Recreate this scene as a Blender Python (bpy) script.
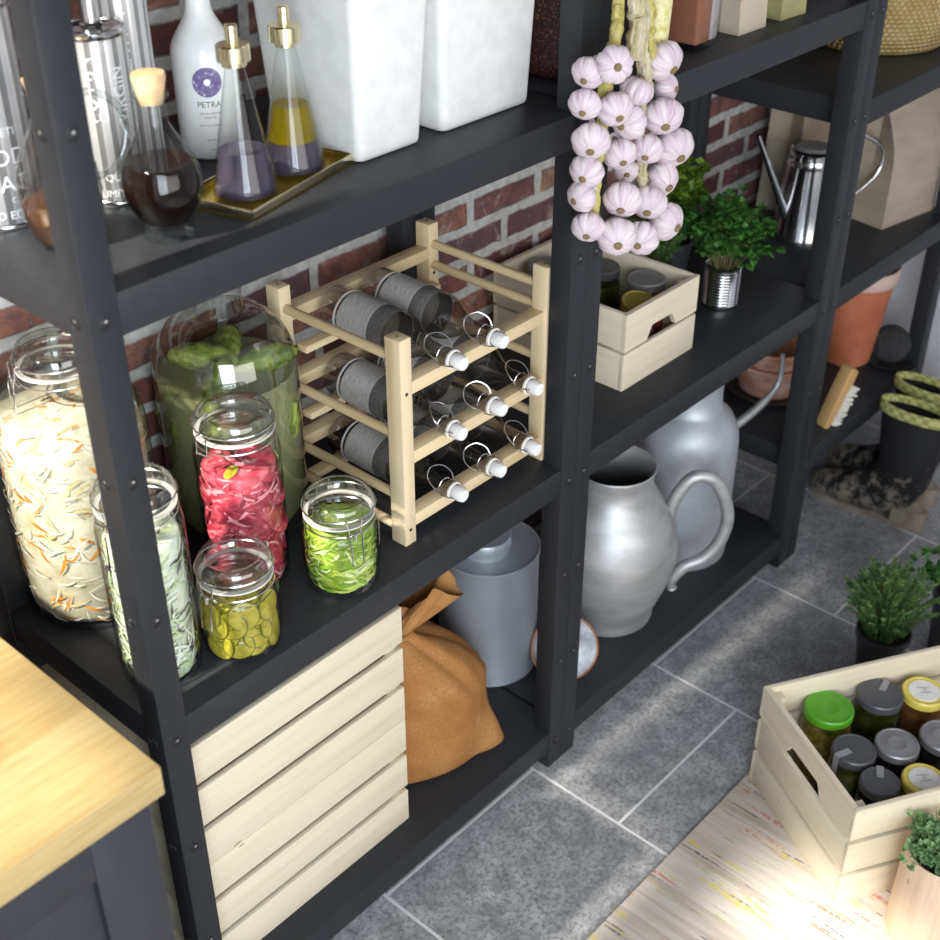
import bpy, bmesh, math, random
from mathutils import Vector, Matrix
random.seed(7)
PI = math.pi
for o in list(bpy.data.objects): bpy.data.objects.remove(o)
SC = bpy.context.scene
COL = SC.collection

# ------------------------------------------------------------------ camera, world, sun, large lights, exposure
cd = bpy.data.cameras.new('camera'); cam = bpy.data.objects.new('camera', cd); COL.objects.link(cam)
yaw, pit = 0.83876, 0.58217
fw = Vector((math.sin(yaw)*math.cos(pit), math.cos(yaw)*math.cos(pit), -math.sin(pit)))
cam.location = (-0.62927, -1.08998, 1.87648)
cam.rotation_euler = fw.to_track_quat('-Z', 'Y').to_euler()
cd.sensor_width = 36; cd.lens = 36*1307.6/940; cd.clip_start = .02
cd.dof.use_dof = True; cd.dof.focus_distance = 1.95; cd.dof.aperture_fstop = 5.0
SC.camera = cam
w = bpy.data.worlds.new('world'); SC.world = w; w.use_nodes = True
w.node_tree.nodes['Background'].inputs[0].default_value = (.80, .88, 1, 1)
w.node_tree.nodes['Background'].inputs[1].default_value = .30
def light(name, kind, loc, target, energy, color, **kw):
    l = bpy.data.lights.new(name, kind); o = bpy.data.objects.new(name, l); COL.objects.link(o)
    o.location = loc; o.rotation_euler = (Vector(target)-Vector(loc)).to_track_quat('-Z', 'Y').to_euler()
    l.energy = energy; l.color = color
    for k, v in kw.items(): setattr(l, k, v)
    return o
light('sun', 'SUN', (-2.5, .1, 3.4), (-1.5, .08, 2.4), 9, (1, .93, .82), angle=.05)
light('window_fill', 'AREA', (-1.25, -1.80, 1.45), (.35, .05, 1.0), 66, (.80, .90, 1), shape='RECTANGLE', size=1.3, size_y=1.5)  # unseen area lamp added as cool fill for window light from left-front
light('room_fill', 'AREA', (-.1, -3.1, 1.45), (1.2, .1, .8), 40, (1, .96, .91), shape='RECTANGLE', size=2.4, size_y=1.6)  # added fill lamp in front of the shelves, no source modelled
SC.view_settings.view_transform = 'Standard'; SC.view_settings.look = 'None'
SC.view_settings.exposure = 0.12; SC.view_settings.gamma = 1
SC.view_settings.use_curve_mapping = False
SC.cycles.transparent_max_bounces = 40; SC.cycles.max_bounces = 10
SC.cycles.use_denoising = True
SC.cycles.caustics_reflective = False; SC.cycles.caustics_refractive = False

# ------------------------------------------------------------------ materials
def srgb(r, g, b): return tuple(((c/255)/12.92 if c/255 <= .04045 else ((c/255+.055)/1.055)**2.4) for c in (r, g, b))
class NT:
    def __init__(s, name):
        s.m = bpy.data.materials.new(name); s.m.use_nodes = True
        s.t = s.m.node_tree; s.p = s.t.nodes['Principled BSDF']; s.out = s.t.nodes['Material Output']
    def n(s, typ, **kw):
        x = s.t.nodes.new(typ)
        for k, v in kw.items(): setattr(x, k, v)
        return x
    def l(s, a, b): s.t.links.new(a, b)
    def setin(s, node, i, v):
        if hasattr(v, 'links'): s.l(v, node.inputs[i])
        else: node.inputs[i].default_value = v
    def math(s, op, a, b=None, c=None):
        x = s.n('ShaderNodeMath', operation=op); s.setin(x, 0, a)
        if b is not None: s.setin(x, 1, b)
        if c is not None: s.setin(x, 2, c)
        return x.outputs[0]
    def coord(s, scale=(1, 1, 1), kind='Object', rot=(0, 0, 0)):
        tc = s.n('ShaderNodeTexCoord'); mp = s.n('ShaderNodeMapping')
        mp.inputs['Scale'].default_value = scale; mp.inputs['Rotation'].default_value = rot
        s.l(tc.outputs[kind], mp.inputs[0]); return mp.outputs[0]
    def noise(s, vec, scale, detail=4, rough=.55, dist=0):
        x = s.n('ShaderNodeTexNoise'); s.l(vec, x.inputs['Vector'])
        x.inputs['Scale'].default_value = scale; x.inputs['Detail'].default_value = detail
        x.inputs['Roughness'].default_value = rough; x.inputs['Distortion'].default_value = dist
        return x.outputs['Fac']
    def ramp(s, fac, stops, interp='LINEAR'):
        r = s.n('ShaderNodeValToRGB'); s.l(fac, r.inputs[0]); e = r.color_ramp.elements; r.color_ramp.interpolation = interp
        while len(e) < len(stops): e.new(.5)
        for el, (p, c) in zip(e, stops): el.position = p; el.color = (*c, 1)
        return r.outputs[0]
    def mix(s, fac, a, b, mode='MIX'):
        x = s.n('ShaderNodeMix', data_type='RGBA', blend_type=mode)
        s.setin(x, 0, fac)
        for i, v in ((6, a), (7, b)):
            if hasattr(v, 'links'): s.l(v, x.inputs[i])
            else: x.inputs[i].default_value = (*v, 1)
        return x.outputs[2]
    def bump(s, h, strength=.3, dist=.002):
        b = s.n('ShaderNodeBump'); s.l(h, b.inputs['Height']); b.inputs['Strength'].default_value = strength
        b.inputs['Distance'].default_value = dist; s.l(b.outputs[0], s.p.inputs['Normal'])
    def base(s, c):
        if hasattr(c, 'links'): s.l(c, s.p.inputs['Base Color'])
        else: s.p.inputs['Base Color'].default_value = (*c, 1)
    def prin(s, rough=.5, metal=0, spec=.5, **kw):
        s.p.inputs['Roughness'].default_value = rough; s.p.inputs['Metallic'].default_value = metal
        s.p.inputs['Specular IOR Level'].default_value = spec
        for k, v in kw.items(): s.p.inputs[k].default_value = v
        return s
def plain(name, c, rough=.5, metal=0, spec=.5, **kw):
    m = NT(name); m.prin(rough, metal, spec, **kw)
    f = m.noise(m.coord(), 40, 3)
    m.base(m.ramp(f, [(.3, tuple(x*.93 for x in c)), (.7, tuple(min(1, x*1.05) for x in c))])); return m.m
def mottled(name, stops, scale, stretch=(1, 1, 1), rough=.6, bump=0, metal=0, detail=5, dist=0, spec=.5, bdist=.002, **kw):
    m = NT(name); m.prin(rough, metal, spec, **kw); f = m.noise(m.coord(stretch), scale, detail, .6, dist)
    m.base(m.ramp(f, stops))
    if bump: m.bump(f, bump, bdist)
    return m.m
def wood(name, a, b, axis, rough=.55):
    m = NT(name); m.prin(rough, spec=.3)
    st = [26, 26, 26]; st[axis] = 1.6
    oi = m.n('ShaderNodeObjectInfo'); tc = m.n('ShaderNodeTexCoord')
    off = m.n('ShaderNodeVectorMath', operation='ADD'); m.l(tc.outputs['Object'], off.inputs[0])
    sc = m.n('ShaderNodeVectorMath', operation='SCALE'); m.l(oi.outputs['Location'], sc.inputs[0]); sc.inputs['Scale'].default_value = 3.7
    m.l(sc.outputs[0], off.inputs[1])
    mp = m.n('ShaderNodeMapping'); m.l(off.outputs[0], mp.inputs[0]); mp.inputs['Scale'].default_value = st
    f = m.noise(mp.outputs[0], 2.2, 5, .6, .4)
    mp2 = m.n('ShaderNodeMapping'); m.l(off.outputs[0], mp2.inputs[0]); s2 = [30, 30, 30]; s2[axis] = 12; mp2.inputs['Scale'].default_value = s2
    v = m.n('ShaderNodeTexVoronoi'); m.l(mp2.outputs[0], v.inputs['Vector']); v.inputs['Scale'].default_value = .55
    kn = m.math('LESS_THAN', v.outputs['Distance'], .05)
    c = m.ramp(f, [(.28, b), (.5, a), (.75, tuple(min(1, x*1.06) for x in a))])
    c = m.mix(m.math('MULTIPLY', kn, .55), c, (.28, .17, .08)); m.base(c); m.bump(f, .06, .001); return m.m
def thin_glass(name, tint=(.97, .985, .98), edge=(.62, .68, .66), rough=.02, pw=2.6, maxr=.85, minr=.035):
    m = NT(name); t = m.t; t.nodes.remove(m.p)
    lw = m.n('ShaderNodeLayerWeight'); lw.inputs[0].default_value = .5
    p = m.math('POWER', lw.outputs['Facing'], pw)
    tr = m.n('ShaderNodeBsdfTransparent'); m.l(m.mix(p, tint, edge), tr.inputs[0])
    gl = m.n('ShaderNodeBsdfGlossy'); gl.inputs['Roughness'].default_value = rough
    fac = m.math('MULTIPLY_ADD', m.math('POWER', lw.outputs['Facing'], 4), maxr-minr, minr)
    mx = m.n('ShaderNodeMixShader'); m.l(fac, mx.inputs[0]); m.l(tr.outputs[0], mx.inputs[1]); m.l(gl.outputs[0], mx.inputs[2])
    m.l(mx.outputs[0], m.out.inputs[0]); return m.m
def murky(name, tcol, dcol, amount, rough=.1):
    """a cloudy liquid: partly see-through, partly scattering"""
    m = NT(name); m.base(dcol); m.prin(rough, 0, .5)
    tr = m.n('ShaderNodeBsdfTransparent'); tr.inputs[0].default_value = (*tcol, 1)
    mx = m.n('ShaderNodeMixShader'); mx.inputs[0].default_value = amount
    m.l(tr.outputs[0], mx.inputs[1]); m.l(m.p.outputs[0], mx.inputs[2]); m.l(mx.outputs[0], m.out.inputs[0]); return m.m
def courses(m, u, v, L, h, u0, v0, half, mortar, wob):
    """running bond: returns (random per unit, joint mask 0..1, random2)"""
    vv = m.math('DIVIDE', m.math('SUBTRACT', m.math('ADD', v, wob), v0), h); row = m.math('FLOOR', vv)
    uu = m.math('ADD', m.math('DIVIDE', m.math('SUBTRACT', m.math('ADD', u, wob), u0), L), m.math('MULTIPLY', m.math('FLOORED_MODULO', row, 2.0), half))
    col = m.math('FLOOR', uu)
    du = m.math('MULTIPLY', m.math('PINGPONG', uu, .5), L); dv = m.math('MULTIPLY', m.math('PINGPONG', vv, .5), h)
    d = m.math('MINIMUM', du, dv)
    cb = m.n('ShaderNodeCombineXYZ'); m.l(col, cb.inputs[0]); m.l(row, cb.inputs[1])
    wn = m.n('ShaderNodeTexWhiteNoise', noise_dimensions='3D'); m.l(cb.outputs[0], wn.inputs['Vector'])
    mr = m.n('ShaderNodeMapRange', interpolation_type='SMOOTHSTEP'); m.l(d, mr.inputs[0])
    mr.inputs[1].default_value = mortar*.5; mr.inputs[2].default_value = mortar*.5+mortar*.35
    mr.inputs[3].default_value = 1; mr.inputs[4].default_value = 0
    return wn.outputs['Value'], mr.outputs[0], wn.outputs['Color']
def brick_mat():
    m = NT('old_red_brick'); m.prin(.85, 0, .25)
    co = m.coord(); sp = m.n('ShaderNodeSeparateXYZ'); m.l(co, sp.inputs[0])
    wob = m.math('MULTIPLY', m.math('SUBTRACT', m.noise(co, 28, 3), .5), .012)
    r, j, rc = courses(m, sp.outputs[0], sp.outputs[2], .193, .0622, 1.052-.193/2*1, .862, .5, .0150, wob)
    c = m.ramp(r, [(0, srgb(112, 66, 62)), (.22, srgb(150, 92, 86)), (.42, srgb(176, 122, 96)), (.6, srgb(122, 88, 90)), (.8, srgb(162, 100, 96)), (1, srgb(186, 148, 116))])
    n1 = m.noise(co, 26, 6, .65, .6)
    c = m.mix(m.ramp(n1, [(.40, (0, 0, 0)), (.66, (.9, .9, .9))]), c, srgb(92, 74, 78))
    n2 = m.noise(m.coord((1, 1, 1), rot=(1, 2, .5)), 34, 5, .6, .4)
    c = m.mix(m.ramp(n2, [(.58, (0, 0, 0)), (.74, (.75, .75, .75))]), c, srgb(206, 188, 178))
    mo = m.ramp(m.noise(co, 60, 4), [(.3, srgb(186, 184, 178)), (.7, srgb(222, 220, 215))])
    m.base(m.mix(j, c, mo))
    h = m.math('ADD', m.math('MULTIPLY', j, -1.0), m.math('MULTIPLY', n1, .9)); m.bump(h, .8, .006); return m.m
def tile_mat():
    m = NT('grey_stone_tile'); m.prin(.42, 0, .45)
    co = m.coord(); sp = m.n('ShaderNodeSeparateXYZ'); m.l(co, sp.inputs[0])
    z = m.math('MULTIPLY', sp.outputs[2], 0.0)
    # columns run along y: swap axes
    r, j, rc = courses(m, sp.outputs[1], sp.outputs[0], .4078, .40306, .0198, .38625, .5, .0042, z)
    n0 = m.noise(co, 5, 4); n1 = m.noise(co, 22, 8, .72, .2); n2 = m.noise(co, 120, 4, .7)
    c = m.ramp(n1, [(.30, srgb(120, 121, 123)), (.47, srgb(166, 167, 168)), (.62, srgb(198, 199, 200)), (.8, srgb(214, 214, 215))])
    c = m.mix(m.ramp(n2, [(.46, (0, 0, 0)), (.64, (.75, .75, .75))]), c, srgb(90, 92, 94))
    c = m.mix(m.ramp(n0, [(.35, (.4, .4, .4)), (.6, (0, 0, 0))]), c, srgb(128, 130, 134))
    c = m.mix(m.math('MULTIPLY', r, .18), c, srgb(120, 124, 130))
    m.base(m.mix(j, c, srgb(220, 220, 220)))
    m.bump(m.math('ADD', m.math('MULTIPLY', j, -.6), m.math('MULTIPLY', n1, .25)), .25, .002); return m.m
def butcher_mat():
    m = NT('oiled_beech_staves'); m.prin(.38, 0, .4)
    co = m.coord(); sp = m.n('ShaderNodeSeparateXYZ'); m.l(co, sp.inputs[0])
    z = m.math('MULTIPLY', sp.outputs[2], 0.0)
    r, j, rc = courses(m, sp.outputs[0], sp.outputs[1], .24, .042, 0, 0, .37, .0006, z)
    g = m.noise(m.coord((5, 60, 60)), 2.2, 5, .6, .5)
    c = m.ramp(r, [(0, srgb(168, 142, 92)), (.35, srgb(192, 168, 118)), (.7, srgb(180, 154, 102)), (1, srgb(202, 182, 136))])
    c = m.mix(m.ramp(g, [(.35, (.4, .4, .4)), (.6, (0, 0, 0))]), c, srgb(152, 122, 72))
    m.base(c); m.bump(g, .04, .001); return m.m
def rug_mat():
    m = NT('rag_weave'); m.prin(.9, 0, .1)
    co = m.coord()
    s1 = m.noise(m.coord((55, 4, 1)), 1.4, 4, .6); s2 = m.noise(m.coord((16, 1.0, 1)), 1.3, 3, .55)
    c = m.ramp(s2, [(.30, srgb(196, 180, 168)), (.42, srgb(216, 205, 194)), (.5, srgb(226, 218, 209)), (.58, srgb(204, 190, 178)), (.68, srgb(222, 213, 203))])
    c = m.mix(m.ramp(s1, [(.56, (0, 0, 0)), (.70, (.45, .45, .45))]), c, srgb(186, 168, 154))
    for (sc, off, lo, col) in (((70, 5, 1), 3.1, .66, srgb(222, 120, 84)), ((64, 6, 1), 9.7, .66, srgb(228, 212, 96)), ((110, 7, 1), 17.3, .67, srgb(60, 58, 60)), ((76, 5.5, 1), 29.0, .65, srgb(230, 166, 136)), ((80, 6, 1), 41.0, .67, srgb(196, 200, 136))):
        mp = m.n('ShaderNodeMapping'); m.l(co, mp.inputs[0]); mp.inputs['Scale'].default_value = sc; mp.inputs['Location'].default_value = (off, off*2, 0)
        f = m.noise(mp.outputs[0], 1.0, 2, .5)
        dash = m.noise(m.coord((60, 110, 1)), 1.0, 1)
        mk = m.ramp(f, [(lo-.03, (0, 0, 0)), (lo+.02, (1, 1, 1))])
        c = m.mix(m.math('MULTIPLY', mk, m.ramp(dash, [(.40, (.1, .1, .1)), (.5, (.75, .75, .75))])), c, col)
    m.base(c); m.bump(m.math('ADD', m.math('MULTIPLY', s1, .6), m.noise(m.coord((130, 240, 1)), 1, 2)), .35, .002); return m.m
def garlic_mat():
    m = NT('garlic_skin'); m.prin(.55, 0, .25); m.p.inputs['Subsurface Weight'].default_value = .12
    m.p.inputs['Subsurface Radius'].default_value = (.01, .006, .006)
    tc = m.n('ShaderNodeTexCoord'); sp = m.n('ShaderNodeSeparateXYZ'); m.l(tc.outputs['Object'], sp.inputs[0])
    ang = m.math('ARCTAN2', sp.outputs[1], sp.outputs[0])
    oi = m.n('ShaderNodeObjectInfo')
    cb = m.n('ShaderNodeCombineXYZ'); m.l(m.math('MULTIPLY', m.math('SINE', ang), 5), cb.inputs[0]); m.l(m.math('MULTIPLY', m.math('COSINE', ang), 5), cb.inputs[1])
    m.l(m.math('MULTIPLY_ADD', sp.outputs[2], .7, m.math('MULTIPLY', oi.outputs['Random'], 50)), cb.inputs[2])
    f = m.noise(cb.outputs[0], 1.3, 5, .6, .3)
    c = m.ramp(f, [(.3, srgb(196, 168, 184)), (.42, srgb(216, 198, 206)), (.55, srgb(226, 214, 216)), (.75, srgb(226, 218, 210))])
    f2 = m.noise(cb.outputs[0], .5, 2)
    c = m.mix(m.ramp(f2, [(.5, (0, 0, 0)), (.7, (.45, .45, .45))]), c, srgb(184, 150, 172))
    m.base(c); m.bump(f, .12, .002); return m.m
M = dict(
    steel=mottled('dark_grey_painted_steel', [(.3, (.024, .026, .030)), (.7, (.030, .032, .036))], 60, rough=.45, spec=.26),
    dark=plain('slot_shadow_black', (.012, .012, .013), .6), bolt=plain('zinc_bolt', (.35, .34, .33), .35, .8),
    pine_x=wood('pine_grain_x', srgb(228, 216, 190), srgb(220, 206, 178), 0), pine_y=wood('pine_grain_y', srgb(228, 216, 190), srgb(220, 206, 178), 1),
    pine_z=wood('pine_grain_z', srgb(226, 214, 188), srgb(218, 203, 175), 2),
    beech_x=wood('beech_grain_x', srgb(226, 202, 162), srgb(210, 182, 138), 0), beech_y=wood('beech_grain_y', srgb(222, 196, 154), srgb(206, 178, 134), 1),
    beech_z=wood('beech_grain_z', srgb(228, 206, 168), srgb(212, 186, 144), 2),
    brick=brick_mat(), tile=tile_mat(), butcher=butcher_mat(), rug=rug_mat(), garlic=garlic_mat(),
    white_wall=mottled('pale_plaster', [(.3, srgb(202, 203, 210)), (.7, srgb(212, 213, 219))], 8, rough=.9),
    glass=thin_glass('clear_glass'), lidglass=thin_glass('thick_clear_glass', (.95, .965, .96), (.56, .60, .59), pw=1.7, maxr=.97, minr=.15),
    bottleglass=thin_glass('bottle_glass', (.93, .92, .90), (.44, .40, .36), pw=1.6, maxr=.9, minr=.13),
    wire=plain('bright_steel_wire', (.80, .80, .80), .2, 1), rubber=plain('cream_rubber', srgb(236, 232, 222), .5),
    brass=plain('polished_brass', srgb(236, 224, 182), .2, 1), brass_in=plain('yellow_brass_tray', srgb(206, 176, 60), .3, .9),
    ceramic=plain('white_glazed_ceramic', srgb(244, 243, 240), .22), matwhite=plain('white_matt_metal', srgb(234, 233, 229), .55),
    cork=mottled('cork', [(.3, srgb(206, 168, 122)), (.7, srgb(232, 200, 158))], 90, rough=.85, bump=.3),
    soy=plain('dark_vinegar', (.008, .004, .003), .05, spec=.15), lidpaint=plain('dark_grey_lacquered_lid', srgb(78, 79, 83), .35),
    green_lid=plain('green_lacquered_lid', srgb(84, 160, 30), .35), silver_lid=plain('silver_lid', srgb(150, 150, 152), .42, .6),
    yellow_lid=plain('yellow_lacquered_lid', srgb(226, 206, 96), .35), paper=plain('white_paper', srgb(238, 236, 232), .8),
    ink=plain('grey_print', srgb(92, 88, 100), .7), purple=mottled('purple_print', [(.4, srgb(108, 92, 140)), (.62, srgb(134, 118, 162)), (.7, srgb(236, 232, 240))], 160, rough=.6, detail=2),
    whiteink=plain('white_print', srgb(246, 246, 246), .5),
    tape=plain('grey_seal_tape', srgb(150, 150, 154), .5), blacktape=plain('dark_label', srgb(60, 38, 38), .4), goldlid=plain('gold_lacquered_lid', srgb(196, 174, 84), .3, .6),
    galv=mottled('galvanised_steel', [(.3, (.42, .44, .48)), (.5, (.52, .54, .58)), (.7, (.62, .64, .68))], 14, rough=.5, metal=.45, detail=6),
    pewter=mottled('worn_pewter', [(.3, (.40, .40, .39)), (.5, (.52, .52, .52)), (.7, (.64, .64, .64))], 9, (1, 1, 3), rough=.5, metal=.6, detail=6),
    zincblue=mottled('blue_grey_zinc', [(.3, (.40, .43, .48)), (.7, (.54, .57, .63))], 8, rough=.45, metal=.45, detail=6),
    chrome=plain('polished_tinplate', (.72, .73, .74), .16, 1), copper=plain('copper_rim', srgb(196, 140, 104), .35, .8),
    terracotta=mottled('terracotta', [(.35, srgb(176, 98, 66)), (.6, srgb(196, 116, 82)), (.8, srgb(206, 134, 104))], 9, rough=.8),
    terra_old=mottled('limed_terracotta', [(.35, srgb(186, 124, 96)), (.5, srgb(206, 160, 138)), (.68, srgb(222, 192, 178))], 14, rough=.85),
    pinkclay=plain('pale_pink_clay_band', srgb(214, 184, 172), .85),
    burlap=None, twine=mottled('grey_twine', [(.3, srgb(140, 137, 132)), (.5, srgb(188, 185, 180)), (.7, srgb(212, 210, 206))], 30, (3, 26, 3), rough=.9, bump=.6),
    twine_dark=mottled('dark_grey_twine', [(.3, srgb(84, 81, 78)), (.7, srgb(130, 127, 123))], 30, (3, 26, 3), rough=.9, bump=.6),
    twine_end=plain('pale_twine_edge', srgb(196, 194, 190), .9),
    kraft=mottled('brown_kraft_paper', [(.3, srgb(166, 150, 132)), (.7, srgb(186, 170, 150))], 8, (1, 1, 4), rough=.8, bump=.2, bdist=.01),
    kraft_pale=mottled('pale_kraft_paper', [(.3, srgb(194, 180, 156)), (.7, srgb(208, 195, 172))], 10, rough=.8, bump=.15, bdist=.01),
    olive_paper=mottled('olive_green_paper', [(.3, srgb(150, 146, 98)), (.7, srgb(178, 173, 122))], 20, rough=.7, bump=.4, bdist=.006),
    cabinet=mottled('blue_black_lacquer', [(.3, srgb(40, 42, 48)), (.7, srgb(46, 48, 54))], 30, (1, 1, .2), rough=.5),
    leaf_parsley=mottled('parsley_leaf', [(.3, srgb(44, 92, 34)), (.6, srgb(72, 128, 48)), (.8, srgb(104, 158, 66))], 40, rough=.6),
    leaf_yellow=mottled('yellow_green_leaf', [(.3, srgb(84, 116, 32)), (.7, srgb(132, 160, 52))], 40, rough=.6),
    leaf_thyme=mottled('thyme_leaf', [(.3, srgb(56, 92, 44)), (.55, srgb(94, 134, 66)), (.7, srgb(156, 190, 112))], 60, rough=.6),
    leaf_succulent=mottled('succulent_leaf', [(.3, srgb(98, 140, 92)), (.6, srgb(140, 176, 118)), (.8, srgb(176, 200, 140))], 60, rough=.6),
    stem=plain('brown_green_stem', srgb(110, 104, 62), .8), soil=mottled('dark_soil', [(.3, (.02, .015, .01)), (.7, (.05, .04, .03))], 60, rough=1, bump=.6),
    blackpot=plain('charcoal_glazed_pot', srgb(62, 62, 68), .4), birch=wood('turned_pale_wood', srgb(226, 200, 172), srgb(210, 180, 150), 2),
    boot=None, bootlining=None, stalk=mottled('dry_garlic_stalk', [(.3, srgb(150, 134, 84)), (.5, srgb(196, 184, 150)), (.7, srgb(220, 212, 196))], 30, (4, 4, .6), rough=.9, bump=.5),
    stalk_yellow=mottled('yellow_dry_leaf', [(.3, srgb(140, 126, 58)), (.5, srgb(190, 176, 100)), (.7, srgb(206, 198, 150))], 60, (2, 2, 1), rough=.85, bump=.3),
    root=mottled('garlic_root', [(.3, srgb(120, 94, 64)), (.7, srgb(170, 142, 106))], 200, rough=1, bump=.6),
)
def burlap_mat():
    m = NT('tan_burlap'); m.prin(.95, 0, .1); co = m.coord()
    f = m.noise(co, 9, 4); f2 = m.noise(co, 260, 3, .7)
    c = m.ramp(f, [(.3, srgb(160, 108, 62)), (.5, srgb(178, 128, 78)), (.7, srgb(194, 146, 94))])
    c = m.mix(m.ramp(f2, [(.4, (.45, .45, .45)), (.6, (0, 0, 0))]), c, srgb(140, 90, 50))
    m.base(c); m.bump(f2, .5, .002); return m.m
M['burlap'] = burlap_mat()
def boot_mat():
    m = NT('muddy_black_rubber'); m.prin(.65, 0, .25); co = m.coord(); sp = m.n('ShaderNodeSeparateXYZ'); m.l(co, sp.inputs[0])
    f = m.noise(co, 26, 7, .7); mr = m.n('ShaderNodeMapRange'); m.l(sp.outputs[2], mr.inputs[0])
    mr.inputs[1].default_value = .0; mr.inputs[2].default_value = .24; mr.inputs[3].default_value = .17; mr.inputs[4].default_value = -.16
    d = m.ramp(m.math('ADD', f, mr.outputs[0]), [(.52, (0, 0, 0)), (.66, (.9, .9, .9))])
    m.base(m.mix(d, (.016, .016, .018), srgb(150, 138, 124))); m.bump(f, .3, .004); return m.m
M['boot'] = boot_mat()
def lining_mat():
    m = NT('checked_yellow_green_lining'); m.prin(.8); ch = m.n('ShaderNodeTexChecker'); m.l(m.coord(), ch.inputs[0]); ch.inputs['Scale'].default_value = 70
    ch.inputs[1].default_value = (*srgb(190, 188, 122), 1); ch.inputs[2].default_value = (*srgb(150, 150, 84), 1); m.base(ch.outputs[0]); return m.m
M['bootlining'] = lining_mat()
def basket_mat():
    m = NT('woven_straw'); m.prin(.8, 0, .2); tc = m.n('ShaderNodeTexCoord'); sp = m.n('ShaderNodeSeparateXYZ'); m.l(tc.outputs['Object'], sp.inputs[0])
    ang = m.math('ARCTAN2', sp.outputs[1], sp.outputs[0]); row = m.math('FLOOR', m.math('MULTIPLY', sp.outputs[2], 110))
    h = m.math('SINE', m.math('ADD', m.math('MULTIPLY', ang, 76), m.math('MULTIPLY', row, PI)))
    hz = m.math('SINE', m.math('MULTIPLY', sp.outputs[2], 110*2*PI)); hh = m.math('ADD', h, m.math('MULTIPLY', hz, .6))
    f = m.noise(m.coord(), 30, 4)
    c = m.ramp(f, [(.3, srgb(196, 166, 106)), (.7, srgb(222, 196, 140))])
    c = m.mix(m.ramp(hh, [(.0, (.45, .45, .45)), (.45, (0, 0, 0))]), c, srgb(150, 118, 66)); m.base(c); m.bump(hh, .7, .004); return m.m
M['straw'] = basket_mat()
def speck_mat():
    m = NT('maroon_speckled_enamel'); m.prin(.55); f = m.noise(m.coord(), 330, 2, .6)
    m.base(m.ramp(f, [(.45, srgb(46, 24, 24)), (.58, srgb(70, 36, 34)), (.66, srgb(150, 92, 74))])); return m.m
M['speck'] = speck_mat()
def cuke_mat():
    m = NT('pickled_cucumber_skin'); m.prin(.45, 0, .4); co = m.coord((1, 1, .35)); f = m.noise(co, 70, 5, .65, .6)
    m.base(m.ramp(f, [(.34, srgb(84, 100, 36)), (.5, srgb(134, 150, 62)), (.66, srgb(172, 186, 92)), (.8, srgb(200, 206, 126))])); m.bump(f, .5, .004); return m.m
M['cuke'] = cuke_mat()
def shred(name, stops, scale=40, rough=.35): return mottled(name, stops, scale, rough=rough, bump=.3)
M['cab_core'] = shred('cabbage_mass', [(.3, srgb(182, 170, 136)), (.5, srgb(212, 203, 176)), (.62, srgb(222, 215, 194)), (.74, srgb(208, 136, 50))], 30)
M['cab1'] = plain('cabbage_shred', srgb(224, 218, 200), .35); M['cab2'] = plain('pale_yellow_shred', srgb(212, 194, 144), .35); M['carrot'] = plain('carrot_shred', srgb(224, 142, 44), .35)
M['slaw_core'] = shred('white_slaw_mass', [(.3, srgb(150, 160, 118)), (.5, srgb(212, 218, 192)), (.7, srgb(236, 238, 222))], 34)
M['slaw1'] = plain('white_slaw_shred', srgb(234, 236, 220), .35); M['slaw2'] = plain('pale_green_shred', srgb(190, 206, 158), .35); M['slaw3'] = plain('purple_shred', srgb(88, 76, 96), .35)
M['green_core'] = shred('green_slaw_mass', [(.3, srgb(88, 118, 24)), (.5, srgb(140, 164, 52)), (.7, srgb(190, 204, 108))], 34)
M['green1'] = plain('green_shred', srgb(128, 166, 48), .35); M['green2'] = plain('lime_shred', srgb(184, 202, 92), .35); M['green3'] = plain('pale_shred', srgb(214, 222, 164), .35)
M['red_core'] = shred('red_beet_mass', [(.3, srgb(120, 34, 46)), (.5, srgb(176, 62, 78)), (.7, srgb(214, 116, 124))], 34)
M['red1'] = plain('red_shred', srgb(194, 72, 88), .35); M['red2'] = plain('pink_shred', srgb(228, 150, 158), .35); M['red3'] = plain('dark_red_shred', srgb(146, 44, 60), .35)
M['slice'] = mottled('pickle_slice_flesh', [(.3, srgb(140, 124, 26)), (.55, srgb(176, 160, 52)), (.75, srgb(204, 192, 96))], 60, rough=.3)
M['slice_rim'] = plain('pickle_slice_rind', srgb(108, 104, 22), .35)
M['slice_core'] = shred('olive_brine', [(.3, srgb(84, 74, 12)), (.7, srgb(128, 114, 26))], 26)
M['brine'] = murky('cloudy_green_brine', (.84, .87, .70), srgb(192, 192, 142), .60, .08)
M['oil'] = murky('yellow_olive_oil', (.72, .62, .08), srgb(180, 156, 20), .35, .05)
M['balsamic'] = murky('smoky_violet_vinegar', (.46, .42, .50), srgb(96, 88, 104), .45, .05)
M['jarcontent_dark'] = shred('dark_green_preserve', [(.3, srgb(30, 34, 10)), (.6, srgb(74, 80, 24)), (.8, srgb(130, 120, 50))], 50)
M['jarcontent_olive'] = shred('seeded_olive_preserve', [(.3, srgb(66, 58, 16)), (.55, srgb(128, 112, 40)), (.75, srgb(184, 168, 90))], 70)
M['jarcontent_brown'] = shred('brown_preserve', [(.3, srgb(96, 56, 26)), (.7, srgb(140, 92, 50))], 50)
M['jarcontent_red'] = shred('orange_red_preserve', [(.3, srgb(60, 16, 8)), (.5, srgb(170, 62, 28)), (.7, srgb(200, 110, 60))], 70)
M['jarcontent_black'] = plain('black_preserve', (.015, .012, .012), .3)
M['cocoa'] = plain('brown_powder', srgb(150, 92, 68), .8); M['stripe'] = mottled('streaked_wrap', [(.35, srgb(150, 120, 112)), (.5, srgb(196, 186, 186)), (.65, srgb(120, 92, 86))], 20, (4, 4, .1), rough=.3)
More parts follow.
